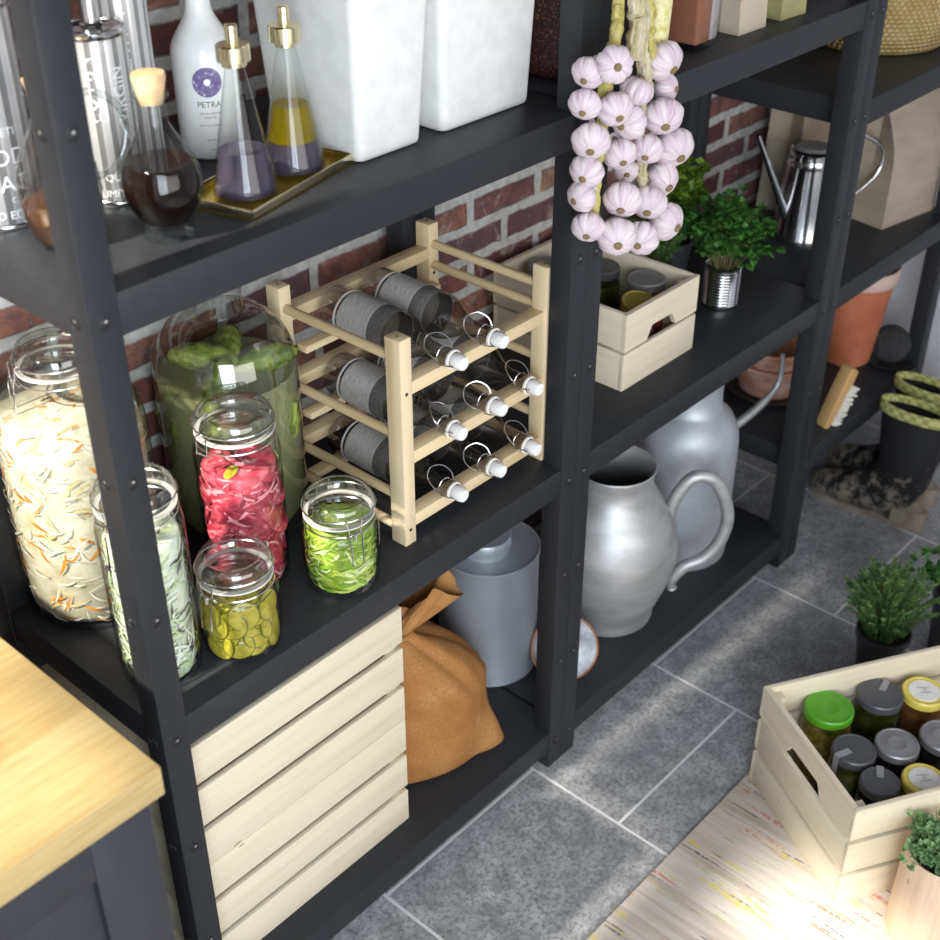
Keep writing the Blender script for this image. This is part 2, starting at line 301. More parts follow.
def tin_mat():
    m = NT('printed_silver_tin'); m.prin(.3, .35); tc = m.n('ShaderNodeTexCoord'); sp = m.n('ShaderNodeSeparateXYZ'); m.l(tc.outputs['Object'], sp.inputs[0])
    ang = m.math('ARCTAN2', sp.outputs[1], sp.outputs[0]); f = m.math('FRACT', m.math('MULTIPLY', ang, 2.3))
    m.base(m.ramp(f, [(.0, (.62, .62, .62)), (.30, (.74, .73, .72)), (.36, (.26, .255, .25)), (.74, (.34, .335, .33)), (.80, (.74, .74, .74)), (1, (.62, .62, .62))])); return m.m
M['tin'] = tin_mat()

# ------------------------------------------------------------------ mesh helpers
class MB:
    def __init__(s): s.b = bmesh.new()
    def _mat(s, faces, mi):
        for f in faces: f.material_index = mi; f.smooth = True
    def box(s, x0, x1, y0, y1, z0, z1, mi=0, bev=0., rot=None, seg=2):
        r = bmesh.ops.create_cube(s.b, size=1); v = r['verts']
        mat = Matrix.Translation(((x0+x1)/2, (y0+y1)/2, (z0+z1)/2)) @ Matrix.Diagonal((abs(x1-x0), abs(y1-y0), abs(z1-z0), 1))
        bmesh.ops.transform(s.b, matrix=mat, verts=v)
        fs = set(f for a in v for f in a.link_faces); es = set(e for a in v for e in a.link_edges)
        if bev:
            r = bmesh.ops.bevel(s.b, geom=list(es), offset=bev, segments=seg, profile=.5, affect='EDGES')
            v = list(set(list(r['verts']) + [a for a in v if a.is_valid])); fs = set(f for a in v for f in a.link_faces)
        s._mat(fs, mi)
        if rot is not None: bmesh.ops.transform(s.b, matrix=rot, verts=[a for a in v if a.is_valid])
        return s
    def lathe(s, prof, seg=40, mi=0, mat=None, sx=1, sy=1, fn=None):
        rings = []; vs = []
        for r, z in prof:
            if r < 1e-6: ring = [s.b.verts.new((0, 0, z))]
            else: ring = [s.b.verts.new((r*sx*math.cos(2*PI*k/seg), r*sy*math.sin(2*PI*k/seg), z)) for k in range(seg)]
            rings.append(ring); vs += ring
        fs = []
        for a, b in zip(rings, rings[1:]):
            for k in range(seg):
                k2 = (k+1) % seg
                if len(a) == 1 and len(b) == 1: continue
                if len(a) == 1: f = (a[0], b[k2], b[k])
                elif len(b) == 1: f = (a[k], a[k2], b[0])
                else: f = (a[k], a[k2], b[k2], b[k])
                fs.append(s.b.faces.new(f))
        s._mat(fs, mi)
        if fn:
            for v in vs: v.co = fn(v.co.copy())
        if mat is not None: bmesh.ops.transform(s.b, matrix=mat, verts=vs)
        return s
    def tube(s, pts, r, seg=8, closed=False, mi=0, cap=True):
        pts = [Vector(p) for p in pts]; n = len(pts); rings = []; up = None
        for i, p in enumerate(pts):
            a = pts[(i-1) % n] if (closed or i > 0) else p; c = pts[(i+1) % n] if (closed or i < n-1) else p
            t = (c-a).normalized()
            if up is None: up = t.orthogonal().normalized()
            up = (up - t*up.dot(t)); up = up.normalized() if up.length > 1e-6 else t.orthogonal().normalized()
            w2 = t.cross(up); rr = r[i] if isinstance(r, (list, tuple)) else r
            rings.append([s.b.verts.new(p + (up*math.cos(2*PI*k/seg)+w2*math.sin(2*PI*k/seg))*rr) for k in range(seg)])
        fs = []
        pr = list(zip(rings, rings[1:])) + ([(rings[-1], rings[0])] if closed else [])
        for a, b in pr:
            for k in range(seg): fs.append(s.b.faces.new((a[k], a[(k+1) % seg], b[(k+1) % seg], b[k])))
        if cap and not closed: fs.append(s.b.faces.new(rings[0][::-1])); fs.append(s.b.faces.new(rings[-1]))
        s._mat(fs, mi); return s
    def prism(s, poly, z0, z1, mi=0, mat=None):
        a = [s.b.verts.new((x, y, z0)) for x, y in poly]; b = [s.b.verts.new((x, y, z1)) for x, y in poly]; n = len(poly)
        fs = [s.b.faces.new(a[::-1]), s.b.faces.new(b)] + [s.b.faces.new((a[k], a[(k+1) % n], b[(k+1) % n], b[k])) for k in range(n)]
        s._mat(fs, mi)
        if mat is not None: bmesh.ops.transform(s.b, matrix=mat, verts=a+b)
        return s
    def face(s, pts, mi=0):
        f = s.b.faces.new([s.b.verts.new(p) for p in pts]); f.material_index = mi; f.smooth = True; return s
    def obj(s, name, mats, parent=None, loc=(0, 0, 0), sharp=38, rot=None):
        bmesh.ops.recalc_face_normals(s.b, faces=s.b.faces[:])
        me = bpy.data.meshes.new(name); s.b.to_mesh(me); s.b.free()
        for m in (mats if isinstance(mats, (list, tuple)) else [mats]): me.materials.append(m)
        me.set_sharp_from_angle(angle=math.radians(sharp))
        o = bpy.data.objects.new(name, me); COL.objects.link(o); o.location = loc
        if rot: o.rotation_euler = rot
        if parent: o.parent = parent
        return o
def thing(name, label, cat, loc=(0, 0, 0), rz=0, group=None, rot=None):
    o = bpy.data.objects.new(name, None); COL.objects.link(o); o.location = loc; o.rotation_euler = rot or (0, 0, rz); o.empty_display_size = .05
    return tag(o, label, cat, group)
def tag(o, label, cat, group=None, kind=None):
    o['label'] = label; o['category'] = cat
    if group: o['group'] = group
    if kind: o['kind'] = kind
    return o
def structure(o): o['kind'] = 'structure'; return o
def copy_tree(o, parent=None):
    c = o.copy(); COL.objects.link(c)
    if parent: c.parent = parent
    for ch in list(o.children): copy_tree(ch, c)
    return c
def circ(r, z, n=40, c=(0, 0), a0=0): return [(c[0]+r*math.cos(a0+2*PI*k/n), c[1]+r*math.sin(a0+2*PI*k/n), z) for k in range(n)]
def spline(pts, n=8):
    P = [Vector(p) for p in pts]; out = []
    for i in range(len(P)-1):
        p0, p1, p2, p3 = P[max(i-1, 0)], P[i], P[i+1], P[min(i+2, len(P)-1)]
        for k in range(n):
            t = k/n; out.append(.5*((2*p1)+(p2-p0)*t+(2*p0-5*p1+4*p2-p3)*t*t+(3*p1-p0-3*p2+p3)*t**3))
    return out + [P[-1]]
def text_mesh(txt, size, align='CENTER'):
    c = bpy.data.curves.new('txt', 'FONT'); c.body = txt; c.size = size; c.align_x = align; c.resolution_u = 3
    o = bpy.data.objects.new('txt', c); COL.objects.link(o)
    dg = bpy.context.evaluated_depsgraph_get(); me = bpy.data.meshes.new_from_object(o.evaluated_get(dg))
    vs = [tuple(v.co) for v in me.vertices]; fs = [tuple(p.vertices) for p in me.polygons]
    bpy.data.objects.remove(o); bpy.data.curves.remove(c); bpy.data.meshes.remove(me); return vs, fs
def text_on_cylinder(mb, txt, size, R, z, ang, mi=0, vertical=False):
    vs, fs = text_mesh(txt, size); nv = []
    for x, y, _ in vs:
        if vertical: x, y = -y, x
        a = ang + x/R; nv.append(mb.b.verts.new((R*math.cos(a), R*math.sin(a), z+y)))
    for f in fs:
        try: ff = mb.b.faces.new([nv[i] for i in f]); ff.material_index = mi
        except ValueError: pass
def text_flat(mb, txt, size, mat, mi=0):
    vs, fs = text_mesh(txt, size); nv = [mb.b.verts.new(mat @ Vector((x, y, 0))) for x, y, _ in vs]
    for f in fs:
        try: ff = mb.b.faces.new([nv[i] for i in f]); ff.material_index = mi
        except ValueError: pass
CAMXY = Vector((cam.location.x, cam.location.y))
def face_ang(x, y):                       # the direction from a thing towards the middle of the room's aisle
    d = CAMXY - Vector((x, y)); return math.atan2(d.y, d.x)

# ------------------------------------------------------------------ the room
ZB, ZM, ZT, Z3B, Z3U = .0912, .6901, 1.2881, .292, 1.0895
YW = .42
structure(MB().box(-2.2, 2.47, YW, YW+.2, 0, 4.4).obj('wall_back', M['brick']))
structure(MB().box(-2.4, 3.2, -3.6, YW+.2, -.1, 0).obj('floor', M['tile']))
structure(MB().box(2.47, 2.62, -3.6, YW+.2, 0, 4.4).obj('wall_right', M['white_wall']))
wl = MB()                                  # unseen left wall; openings and height shaped to place and block the sun
X0, X1 = -1.545, -1.52
for a, b, lo, hi in ((-3.6, -.70, None, None), (-.70, -.40, 2.22, 2.46), (-.40, -.215, None, None), (-.215, .035, 1.50, 2.30), (.035, .37, 1.50, 3.22), (.37, YW+.2, None, None)):
    if lo is None: wl.box(X0, X1, a, b, 0, 7)
    else: wl.box(X0, X1, a, b, 0, lo).box(X0, X1, a, b, hi, 7)
structure(wl.obj('wall_left', M['white_wall']))
structure(MB().box(2.455, 2.47, -3.6, YW, 0, .07, bev=.002).obj('baseboard_right', M['white_wall']))

# ------------------------------------------------------------------ shelving
W1, D, PW = .85, .394, .0398
def slots(mb, x, y, axis, z0=.06, z1=1.9):
    z = z0
    while z < z1:
        # pressed keyhole: raised lip round a flat black disc painting the hole's shade
        if axis == 'y':
            R = Matrix.Translation((x, y, z)) @ Matrix.Rotation(PI/2, 4, 'X')
        else:
            R = Matrix.Translation((x, y, z)) @ Matrix.Rotation(-PI/2, 4, 'Y')
        mb.lathe([(0, .0006), (.0056, .0006), (.0060, .0003)], 14, 1, R)
        mb.tube([R @ Vector((.0066*math.cos(a), .0080*math.sin(a), .0004)) for a in [2*PI*k/16 for k in range(16)]], .0008, 6, True, 0)
        mb.lathe([(0, .0013), (.0018, .0011), (.0024, .0006)], 8, 2, R @ Matrix.Translation((.0016, .0016, 0)))
        z += .2
def shelving(label, x0, W, shelves, brace=None):
    t = thing('shelving_unit', label, 'shelving', (x0, 0, 0), group='dark steel shelving units along the wall')
    for px in (0, W-PW):
        for py in (0, D-PW):
            m = MB().box(px, px+PW, py, py+PW, 0, 1.9, bev=.0022)
            fy = py-.0001 if py == 0 else py+PW+.0001
            if py == 0:
                slots(m, px+PW/2, py, 'y')
                slots(m, px, py+PW*.57, 'x') if px == 0 else None
            m.obj('post', [M['steel'], M['dark'], M['bolt']], t)
    for z in shelves:
        m = MB().box(.003, W-.003, .0015, D-.0015, z-.051, z, bev=.0025)
        m.obj('shelf', M['steel'], t)
    if brace:
        (xa, za), (xb, zb) = brace
        L = math.hypot(xb-xa, zb-za); a = math.atan2(zb-za, xb-xa)
        m = MB().box(-L/2, L/2, -.0015, .0015, -.011, .011, rot=Matrix.Translation(((xa+xb)/2, D+.006, (za+zb)/2)) @ Matrix.Rotation(-a, 4, 'Y'))
        m.obj('cross_brace', M['steel'], t)
    return t
shelving('dark steel shelving unit holding the pickle jars and wine rack', 0, W1, (ZB, ZM, ZT, 1.885))
shelving('middle dark steel shelving unit with pewter pitcher and wooden crate', W1, W1, (ZB, ZM, ZT, 1.885))
shelving('far right dark steel shelving unit with terracotta pots and straw basket', 2*W1, .60, (Z3B, Z3U, ZM, 1.885), ((.02, .87), (.58, .31)))

# ------------------------------------------------------------------ cabinet and worktop
t = thing('kitchen_cabinet', 'dark blue grey panelled base cabinet under the wooden worktop', 'cabinet', (-.1405, -.19, 0))
MB().box(-1.25, 0, .012, .595, .08, .858, bev=.002).box(-1.22, -.03, .05, .55, 0, .08).obj('carcass', M['cabinet'], t)
for x0, x1 in ((-.60, -.004), (-1.21, -.61)):
    d = MB().box(x0, x0+.075, -.012, .011, .09, .85, bev=.0015).box(x1-.075, x1, -.012, .011, .09, .85, bev=.0015)
    d.box(x0+.075, x1-.075, -.012, .011, .775, .85, bev=.0015).box(x0+.075, x1-.075, -.012, .011, .09, .165, bev=.0015)
    d = d.obj('door', M['cabinet'], t)
    MB().box(x0+.07, x1-.07, -.002, .0105, .16, .78).obj('recessed_panel', M['cabinet'], d)
tag(MB().box(-1.30, 0, 0, .645, 0, .04, bev=.002).obj('worktop', M['butcher'], loc=(-.139, -.229, .859)), 'sunlit butcher block worktop of yellow wooden staves', 'worktop')

# ------------------------------------------------------------------ rug
tag(MB().box(-.9, .75, -1.3, 0, 0, .006, bev=.002).obj('rag_rug', M['rug'], loc=(.55, -.297, 0)), 'cream rag rug with orange, yellow and black flecks on the tiles', 'rug')
RZ = .006

# ------------------------------------------------------------------ slatted crates
def crate(label, loc, rz, LX, LY, H, n, group=None, handles='y', gap=.006):
    """LX by LY box of n slat rows; the two short sides carry the hand holes (handles='x': the sides across x)."""
    t = thing('slatted_crate', label, 'crate', loc, rz, group)
    sh = (H-gap*(n-1))/n; th = .0095
    for k in range(n):
        z0 = k*(sh+gap); z1 = z0+sh
        for side in (0, 1):
            # long/short pairs
            y = 0 if side == 0 else LY-th
            x = 0 if side == 0 else LX-th
            def hole_poly(L, z0, z1):
                a, b = L*.30, L*.70; d = .026; return [(0, z0), (a, z0), (a+.014, z0+d), (b-.014, z0+d), (b, z0), (L, z0), (L, z1), (0, z1)]
            if handles == 'y' and k == n-1:
                MB().prism(hole_poly(LX, z0, z1), -th, 0, 0, Matrix.Translation((0, y, 0)) @ Matrix.Rotation(PI/2, 4, 'X')).obj('slat', M['pine_x'], t, sharp=20)
            else: MB().box(0, LX, y, y+th, z0, z1, bev=.0012).obj('slat', M['pine_x'], t)
            if handles == 'x' and k == n-1:
                MB().prism(hole_poly(LY-2*th, z0, z1), 0, th, 0, Matrix.Translation((x, th, 0)) @ Matrix(((0, 0, 1, 0), (1, 0, 0, 0), (0, 1, 0, 0), (0, 0, 0, 1)))).obj('slat', M['pine_y'], t, sharp=20)
            else: MB().box(x, x+th, th, LY-th, z0, z1, bev=.0012).obj('slat', M['pine_y'], t)
    for cx in (th, LX-th-.022):
        for cy in (th, LY-th-.022):
            MB().box(cx, cx+.022, cy, cy+.022, .004, H-.012, bev=.001).obj('corner_block', M['pine_z'], t)
    m = MB(); nb = 4; bw = (LY-2*th-.01)/nb
    for k in range(nb): m.box(th+.001, LX-th-.001, th+.002+k*bw, th+k*bw+bw-.004, .003, .012)
    m.obj('bottom_boards', M['pine_x'], t)
    return t
crate('pine slatted crate standing on the bottom shelf, lower of the stacked two', (.030, .055, ZB), 0, .454, .31, .239, 3, 'stacked pine crates', 'x', .013)
crate('pine slatted crate stacked on top of another crate under the jar shelf', (.030, .055, ZB+.240), 0, .454, .31, .239, 3, 'stacked pine crates', 'x', .013)
crate('small pine crate of condiment jars on the shelf beside the herbs', (1.086, .082, ZM), 0, .228, .31, .153, 2, None, 'y', .006)
FC = (.888, -.574); FA = -math.atan2(.506, .863)
crate('large pine crate full of lidded jars standing on the rag rug', (FC[0], FC[1], RZ), FA, .46, .315, .232, 3, None, 'x', .011)

# ------------------------------------------------------------------ swing-top preserving jars
def jar(label, x, y, z, H, R, rn, ca, sh=.05, name='preserving_jar', lidh=.03, Rb=None):
    t = thing(name, label, 'jar', (x, y, z), group='swing-top glass jars on the middle shelf')
    zl = H-lidh; zn = zl-.016; zs = zn-sh; Rb = Rb or R*.97
    pr = [(0, .003), (Rb*.8, .003), (Rb*.86, 0), (Rb*.97, .006), (Rb, .02), (R, max(.04, zs*.6)), (R, zs)]
    for k in range(1, 7): q = k/6*PI/2; pr.append((rn+(R-rn)*math.cos(q)**.9 if k < 6 else rn, zs+sh*math.sin(q)))
    pr += [(rn, zn+.006), (rn+.003, zn+.008), (rn+.004, zn+.013), (rn+.002, zl-.002)]
    MB().lathe(pr, 56).obj('glass_body', M['glass'], t)
    rl = rn+.004
    MB().lathe([(0, zl-.012), (rn*.72, zl-.012), (rn*.78, zl), (rl, zl), (rl+.001, zl+lidh*.4), (rl-.001, zl+lidh*.8), (rl-.005, H), (rl-.012, H), (rl-.017, H-.004), (rl-.020, H-.012), (0, H-.014)], 56).obj('glass_lid', M['lidglass'], t, sharp=60)
    MB().lathe([(rn-.002, zl-.0018), (rn+.0052, zl-.0018), (rn+.0052, zl+.0002), (rn-.002, zl+.0002)], 48).obj('rubber_gasket', M['rubber'], t)
    wr = .0012; m = MB()
    m.tube(circ(rn+.005, zn+.004, 40), wr, 6, True); m.tube(circ(rl+.0022, zl+lidh*.45, 40), wr, 6, True)
    def pt(a, r, zz, off): c, s = math.cos(a), math.sin(a); return (r*c-off*s, r*s+off*c, zz)
    # hinge loop opposite the clasp
    b = ca+PI; hw = .009
    m.tube([pt(b, rl+.002, zl+lidh*.45, -hw), pt(b, rl+.010, zl+lidh*.5, -hw), pt(b, rl+.012, zn+.004, -hw), pt(b, rl+.003, zn+.002, -hw)], wr, 6)
    m.tube([pt(b, rl+.002, zl+lidh*.45, hw), pt(b, rl+.010, zl+lidh*.5, hw), pt(b, rl+.012, zn+.004, hw), pt(b, rl+.003, zn+.002, hw)], wr, 6)
    m.tube([pt(b, rl+.012, zn+.006, -hw), pt(b, rl+.012, zn+.006, hw)], wr, 6)
    m.obj('wire_bail', M['wire'], t)
    m = MB(); hw = .011; L = .052 if H < .25 else .07
    m.tube([pt(ca, rl+.002, zl+lidh*.55, -hw), pt(ca, rl+.007, zl+lidh*.55, -hw), pt(ca, rl+.008, zl-.004, -hw*.7), pt(ca, rl+.008, zl-.004, hw*.7), pt(ca, rl+.007, zl+lidh*.55, hw), pt(ca, rl+.002, zl+lidh*.55, hw)], wr, 6)
    m.tube([pt(ca, rl+.004, zn+.004, -hw), pt(ca, rl+.010, zl-.002, -hw*.8), pt(ca, rl+.012, zl-.012, -hw*.8), pt(ca, rl+.016, zl-L, -hw*.75), pt(ca, rl+.016, zl-L, hw*.75), pt(ca, rl+.012, zl-.012, hw*.8), pt(ca, rl+.010, zl-.002, hw*.8), pt(ca, rl+.004, zn+.004, hw)], wr, 6)
    m.tube([pt(ca, rl+.009, zl-.003, 0)[:2]+(zl-.003,), pt(ca, rl+.009, zl-.014, 0)], .003, 8)
    m.obj('wire_clasp', M['wire'], t)
    return dict(R=R, zs=zs, zn=zn, rn=rn, sh=sh, Rb=Rb)
def inside_profile(J, fill, g=.0045):
    R, Rb = J['R']-g, J['Rb']-g; pr = [(0, .007), (Rb*.9, .007), (Rb, .022), (R, max(.045, J['zs']*.6))]
    if fill <= J['zs']: pr += [(R, fill-.004), (R*.95, fill), (0, fill)]
    else:
        pr.append((R, J['zs'])); z = J['zs']
        for k in range(1, 7):
            q = k/6*PI/2; zz = J['zs']+J['sh']*math.sin(q)
            if zz > fill: break
            pr.append((J['rn']-g+(R-J['rn']+g)*math.cos(q), zz))
        pr += [(pr[-1][0]*.97, fill), (0, fill)]
    return pr
def prof_r(pr, z):
    pts = [(zz, r) for r, zz in pr[1:-1]]
    for (z0, r0), (z1, r1) in zip(pts, pts[1:]):
        if z0 <= z <= z1 and z1 > z0: return r0+(r1-r0)*(z-z0)/(z1-z0)
    return pts[-1][1]
def shreds(name, label, cat, x, y, z, J, fill, core, mats, weights, n, ln, wd, tilt=.9, seed=1, curl=.5):
    rnd = random.Random(seed); pr = inside_profile(J, fill); m = MB()
    m.lathe([(max(0, r-.0035), zz) for r, zz in pr], 40, 0)
    for i in range(n):
        a = rnd.uniform(0, 2*PI); z0 = rnd.uniform(.012, fill-.006); L = rnd.uniform(*ln); th = rnd.gauss(0, tilt); cv = rnd.gauss(0, curl)
        w = rnd.uniform(*wd); mi = rnd.choices(range(1, len(mats)+1), weights)[0]; off = rnd.uniform(-.0035, .0004); N = 7; top, bot = [], []
        aa, zz = a, z0
        for k in range(N):
            q = th + cv*(k/(N-1)-.5)*3
            zz2 = min(max(zz, .009), fill+.002); r = prof_r(pr, min(zz2, fill-.001))+off+.0012*math.sin(k/(N-1)*PI)
            ww = w*math.sin(PI*(k+.6)/(N+.2)); nx, nz = -math.sin(q), math.cos(q)
            for lst, sg in ((top, 1), (bot, -1)):
                a2 = aa+nx*ww*sg/r; lst.append(((r-.0008*abs(sg))*math.cos(a2), (r-.0008)*math.sin(a2), min(max(zz2+nz*ww*sg, .008), fill+.003)))
            aa += math.cos(q)*L/(N-1)/r; zz += math.sin(q)*L/(N-1)
        for k in range(N-1): m.face([top[k], top[k+1], bot[k+1], bot[k]], mi)
    for i in range(n//6):          # loose shreds lying on top
        r0 = rnd.uniform(0, prof_r(pr, fill-.004)*.9); a = rnd.uniform(0, 2*PI); c = Vector((r0*math.cos(a), r0*math.sin(a), fill+.001)); d = rnd.uniform(0, 2*PI); L = rnd.uniform(.01, .025); w = rnd.uniform(*wd)
        u = Vector((math.cos(d), math.sin(d), rnd.uniform(-.1, .2)))*L*.5; v = Vector((-math.sin(d), math.cos(d), 0))*w
        if (c+u).xy.length < J['rn']-.004 and (c-u).xy.length < J['rn']-.004: m.face([c-u, c+v*.9, c+u, c-v*.9], rnd.choices(range(1, len(mats)+1), weights)[0])
    o = m.obj(name, [core]+mats, None, (x, y, z), sharp=60); return tag(o, label, cat, kind='stuff')
JB = jar('tallest swing-top jar, of pale cabbage and carrot, left of the post', .120, .303, ZM, .402, .103, .047, 2.95, sh=.095)
shreds('shredded_cabbage', 'cream shredded cabbage with carrot filling the tallest swing-top jar', 'pickled vegetables', .120, .303, ZM, JB, .322, M['cab_core'], [M['cab1'], M['cab2'], M['carrot']], [6, 3, 2], 760, (.015, .045), (.0008, .0026), .6, 3, .3)
JS = jar('slim swing-top jar of white slaw standing behind the front post', .079, .100, ZM, .300, .0555, .046, 3.6, sh=.02)
shreds('shredded_slaw', 'white and pale green shredded slaw in the slim jar behind the post', 'pickled vegetables', .079, .100, ZM, JS, .225, M['slaw_core'], [M['slaw1'], M['slaw2'], M['slaw3']], [5, 4, 2], 420, (.02, .05), (.001, .003), .8, 5)
JR = jar('swing-top jar of red beet pickle in front of the cucumber carboy', .289, .168, ZM, .284, .0600, .050, .15, sh=.016)
shreds('red_pickle', 'red and pink shredded beet pickle in the swing-top jar', 'pickled vegetables', .289, .168, ZM, JR, .200, M['red_core'], [M['red1'], M['red2'], M['red3'], M['green2']], [5, 3, 3, .5], 380, (.015, .05), (.0012, .0035), .45, 7)
JG = jar('small swing-top jar of bright green slaw next to the wine rack', .373, .0600, ZM, .152, .0562, .046, 4.35, sh=.016)
shreds('green_slaw', 'bright green shredded slaw in the small jar by the rack', 'pickled vegetables', .373, .0600, ZM, JG, .103, M['green_core'], [M['green1'], M['green2'], M['green3']], [4, 4, 2], 360, (.015, .045), (.001, .003), .5, 9)
JP = jar('small swing-top jar of olive pickle slices between the post and green jar', .187, .0640, ZM, .148, .0568, .046, 3.35, sh=.016)
tag(MB().lathe([(max(0, r-.009), zz) for r, zz in inside_profile(JP, .092)], 40).obj('pickle_brine', M['slice_core'], None, (.187, .0640, ZM)), 'olive brine between the cucumber slices in the small jar', 'brine', kind='stuff')
rnd = random.Random(4)
sl = None
for k in range(64):
    if sl is None:
        m = MB().lathe([(0, -.002), (.0205, -.002), (.0222, -.0012), (.0222, .0012), (.0205, .002), (0, .002)], 20, 0)
        for f in m.b.faces:
            if all(v.co.xy.length > .0203 for v in f.verts): f.material_index = 1
        o = sl = m.obj('pickle_slice', [M['slice'], M['slice_rim']])
    else: o = sl.copy(); COL.objects.link(o)
    tag(o, 'round olive cucumber slice in the small pickle jar', 'pickle slice', 'cucumber slices in the small jar')
    row = k//13; a = (k % 13)*2*PI/13+row*.24+rnd.uniform(-.1, .1); zz = .026+row*.0165+rnd.uniform(-.003, .003)
    r = .0405 if k < 58 else .022
    lean = rnd.uniform(.05, 1.25) if row < 4 else rnd.uniform(.0, .35)
    if rnd.random() < .35 and row < 4: lean = 1.45
    r = .0485 - .022*math.cos(lean) - .001
    if zz < .024: zz = .024
    o.location = (.187+r*math.cos(a), .064+r*math.sin(a), ZM+zz)
    o.rotation_euler = (0, lean, a)
M['radish'] = mottled('red_slice_flesh', [(.35, srgb(130, 30, 48)), (.5, srgb(172, 54, 72)), (.62, srgb(222, 160, 164))], 16, (1, 1, .2), rough=.3, dist=2.5)
sl = None
for k in range(20):
    if sl is None:
        m = MB().lathe([(0, -.002), (.022, -.002), (.0235, -.0012), (.0235, .0012), (.022, .002), (0, .002)], 22, 0)
        for f in m.b.faces:
            if all(v.co.xy.length > .0218 for v in f.verts): f.material_index = 1
        o = sl = m.obj('red_slice', [M['radish'], M['red3']])
    else: o = sl.copy(); COL.objects.link(o)
    tag(o, 'round red vegetable slice pressed to the glass of the beet jar', 'vegetable slice', 'red slices in the beet jar')
    a = (k % 7)*2*PI/7+.5*(k//7)+.2*math.sin(k*7); lean = 1.25+.25*math.sin(k*3)
    o.location = (.289+.0495*math.cos(a), .168+.0495*math.sin(a), ZM+.168-.052*(k//7)+.006*math.sin(k*5)); o.rotation_euler = (0, lean, a)
tag(MB().lathe([(0, 0), (.010, .0005), (.013, .002), (.010, .004), (0, .005)], 16, 0, sx=1.3, sy=.7).obj('lime_wedge', M['slice'], None, (.262, .150, ZM+.1995), rot=(.1, .1, 3.6)), 'single olive slice lying on top of the red beet pickle', 'vegetable slice')

# ------------------------------------------------------------------ carboy of whole cucumbers
CX, CY, CR = .387, .306, .106
t = thing('carboy', 'big glass carboy of whole pickled cucumbers behind the red jar', 'jar', (CX, CY, ZM))
pr = [(0, .004), (.088, .004), (.094, 0), (.104, .008), (CR, .03), (CR, .25)]
for k in range(1, 9): q = k/8*PI/2; pr.append((.036+(CR-.036)*math.cos(q), .25+.10*math.sin(q)))
pr += [(.034, .37), (.034, .40), (.041, .403), (.041, .418), (.036, .42)]
MB().lathe(pr, 64).obj('glass_body', M['lidglass'], t)
MB().lathe([(0, .405), (.033, .405), (.0335, .421), (.042, .4215), (.042, .432), (0, .434)], 40).obj('stopper', M['lidglass'], t)
tag(MB().lathe([(0, .008), (.090, .008), (CR-.0045, .03), (CR-.0045, .252), (CR-.006, .2545), (0, .2545)], 56).obj('pickle_brine', M['brine'], None, (CX, CY, ZM)), 'cloudy green brine filling the big cucumber carboy', 'brine', kind='stuff')
def cuke_mesh(name='pickled_cucumber'):
    m = MB(); n = 22; L = .112; rr = .0215; rnd = random.Random(2)
    m.lathe([(rr*max(0, math.sin(PI*k/n))**.48*(1+.05*math.sin(k*1.3)), -L/2+L*k/n) for k in range(n+1)], 20, 0)
    for v in m.b.verts:
        v.co.x += .006*(1-(v.co.z/(L/2))**2)
        if abs(v.co.z) < L*.48: v.co.xy *= 1+rnd.uniform(-.05, .07)
    return m.obj(name, M['cuke'])
ck = cuke_mesh(); first = True; rnd = random.Random(12)
spots = []
for row, z in enumerate((.068, .186)):
    for k in range(9):
        a = k*2*PI/9+row*.35; spots.append((.0825*math.cos(a), .0825*math.sin(a), z+rnd.uniform(-.004, .004), rnd.uniform(-.10, .10), rnd.uniform(-.08, .08), rnd.uniform(0, 6)))
spots += [(0, .0, .07, .05, 0, 1), (0, .0, .187, 0, .05, 2)]
tops = [(-.030, .012, .277, PI/2, 0, .55), (.030, .022, .272, PI/2, .1, 2.4), (-.045, -.046, .262, 1.2, 0, 2.2), (.040, -.036, .262, 1.3, .1, .9)]
for x, y, z, rx, ry, rz in spots+tops:
    o = ck if first else ck.copy()
    if not first: COL.objects.link(o)
    first = False; o.location = (CX+x, CY+y, ZM+z); o.rotation_euler = (rx, ry, rz)
    hi = z > .25
    tag(o, 'whole green cucumber breaking the brine surface at the top of the carboy' if hi else 'whole green cucumber sunk in the brine of the carboy', 'cucumber', 'floating cucumbers in the carboy' if hi else 'sunken cucumbers in the carboy')

# ------------------------------------------------------------------ wine rack with swing-top bottles
RX0, RX1, RY0, RY1, RH = .488, .833, .044, .324, .349
t = thing('wine_rack', 'pale beech bottle rack with dowel sides on the middle shelf', 'rack', (RX0, RY0, ZM))
RW, RD = RX1-RX0, RY1-RY0
for px in (0, RW-.023):
    for py in (0, RD-.030):
        m = MB().box(px, px+.023, py, py+.030, 0, RH, bev=.0015)
        m.lathe([(0, .0004), (.002, .0003)], 10, 1, Matrix.Translation((px+.0115, py+.015, RH)))
        for z in (.027, .262): m.lathe([(0, .0004), (.003, .0003)], 10, 1, Matrix.Translation((px+.011, py, z)) @ Matrix.Rotation(PI/2, 4, 'X'))
        m.obj('post', [M['beech_z'], M['dark']], t)
for z in (.275, .158, .046):
    MB().box(.023, RW-.023, .004, .030, z-.021, z, bev=.0015).obj('front_rail', M['beech_x'], t)
    MB().box(.023, RW-.023, RD-.030, RD-.004, z+.014, z+.034, bev=.0015).obj('rear_rail', M['beech_x'], t)
    MB().box(.023, RW-.023, RD-.056, RD-.035, z-.034, z-.022, bev=.0015).obj('bottle_ledge', M['beech_x'], t)
for px in (.0115, RW-.0115):
    for z in (.313, .186, .079, .022) + ((.276,) if px > .1 else ()):
        MB().tube([(px, .02, z), (px, RD-.02, z)], .0075, 12).obj('dowel', M['beech_y'], t)
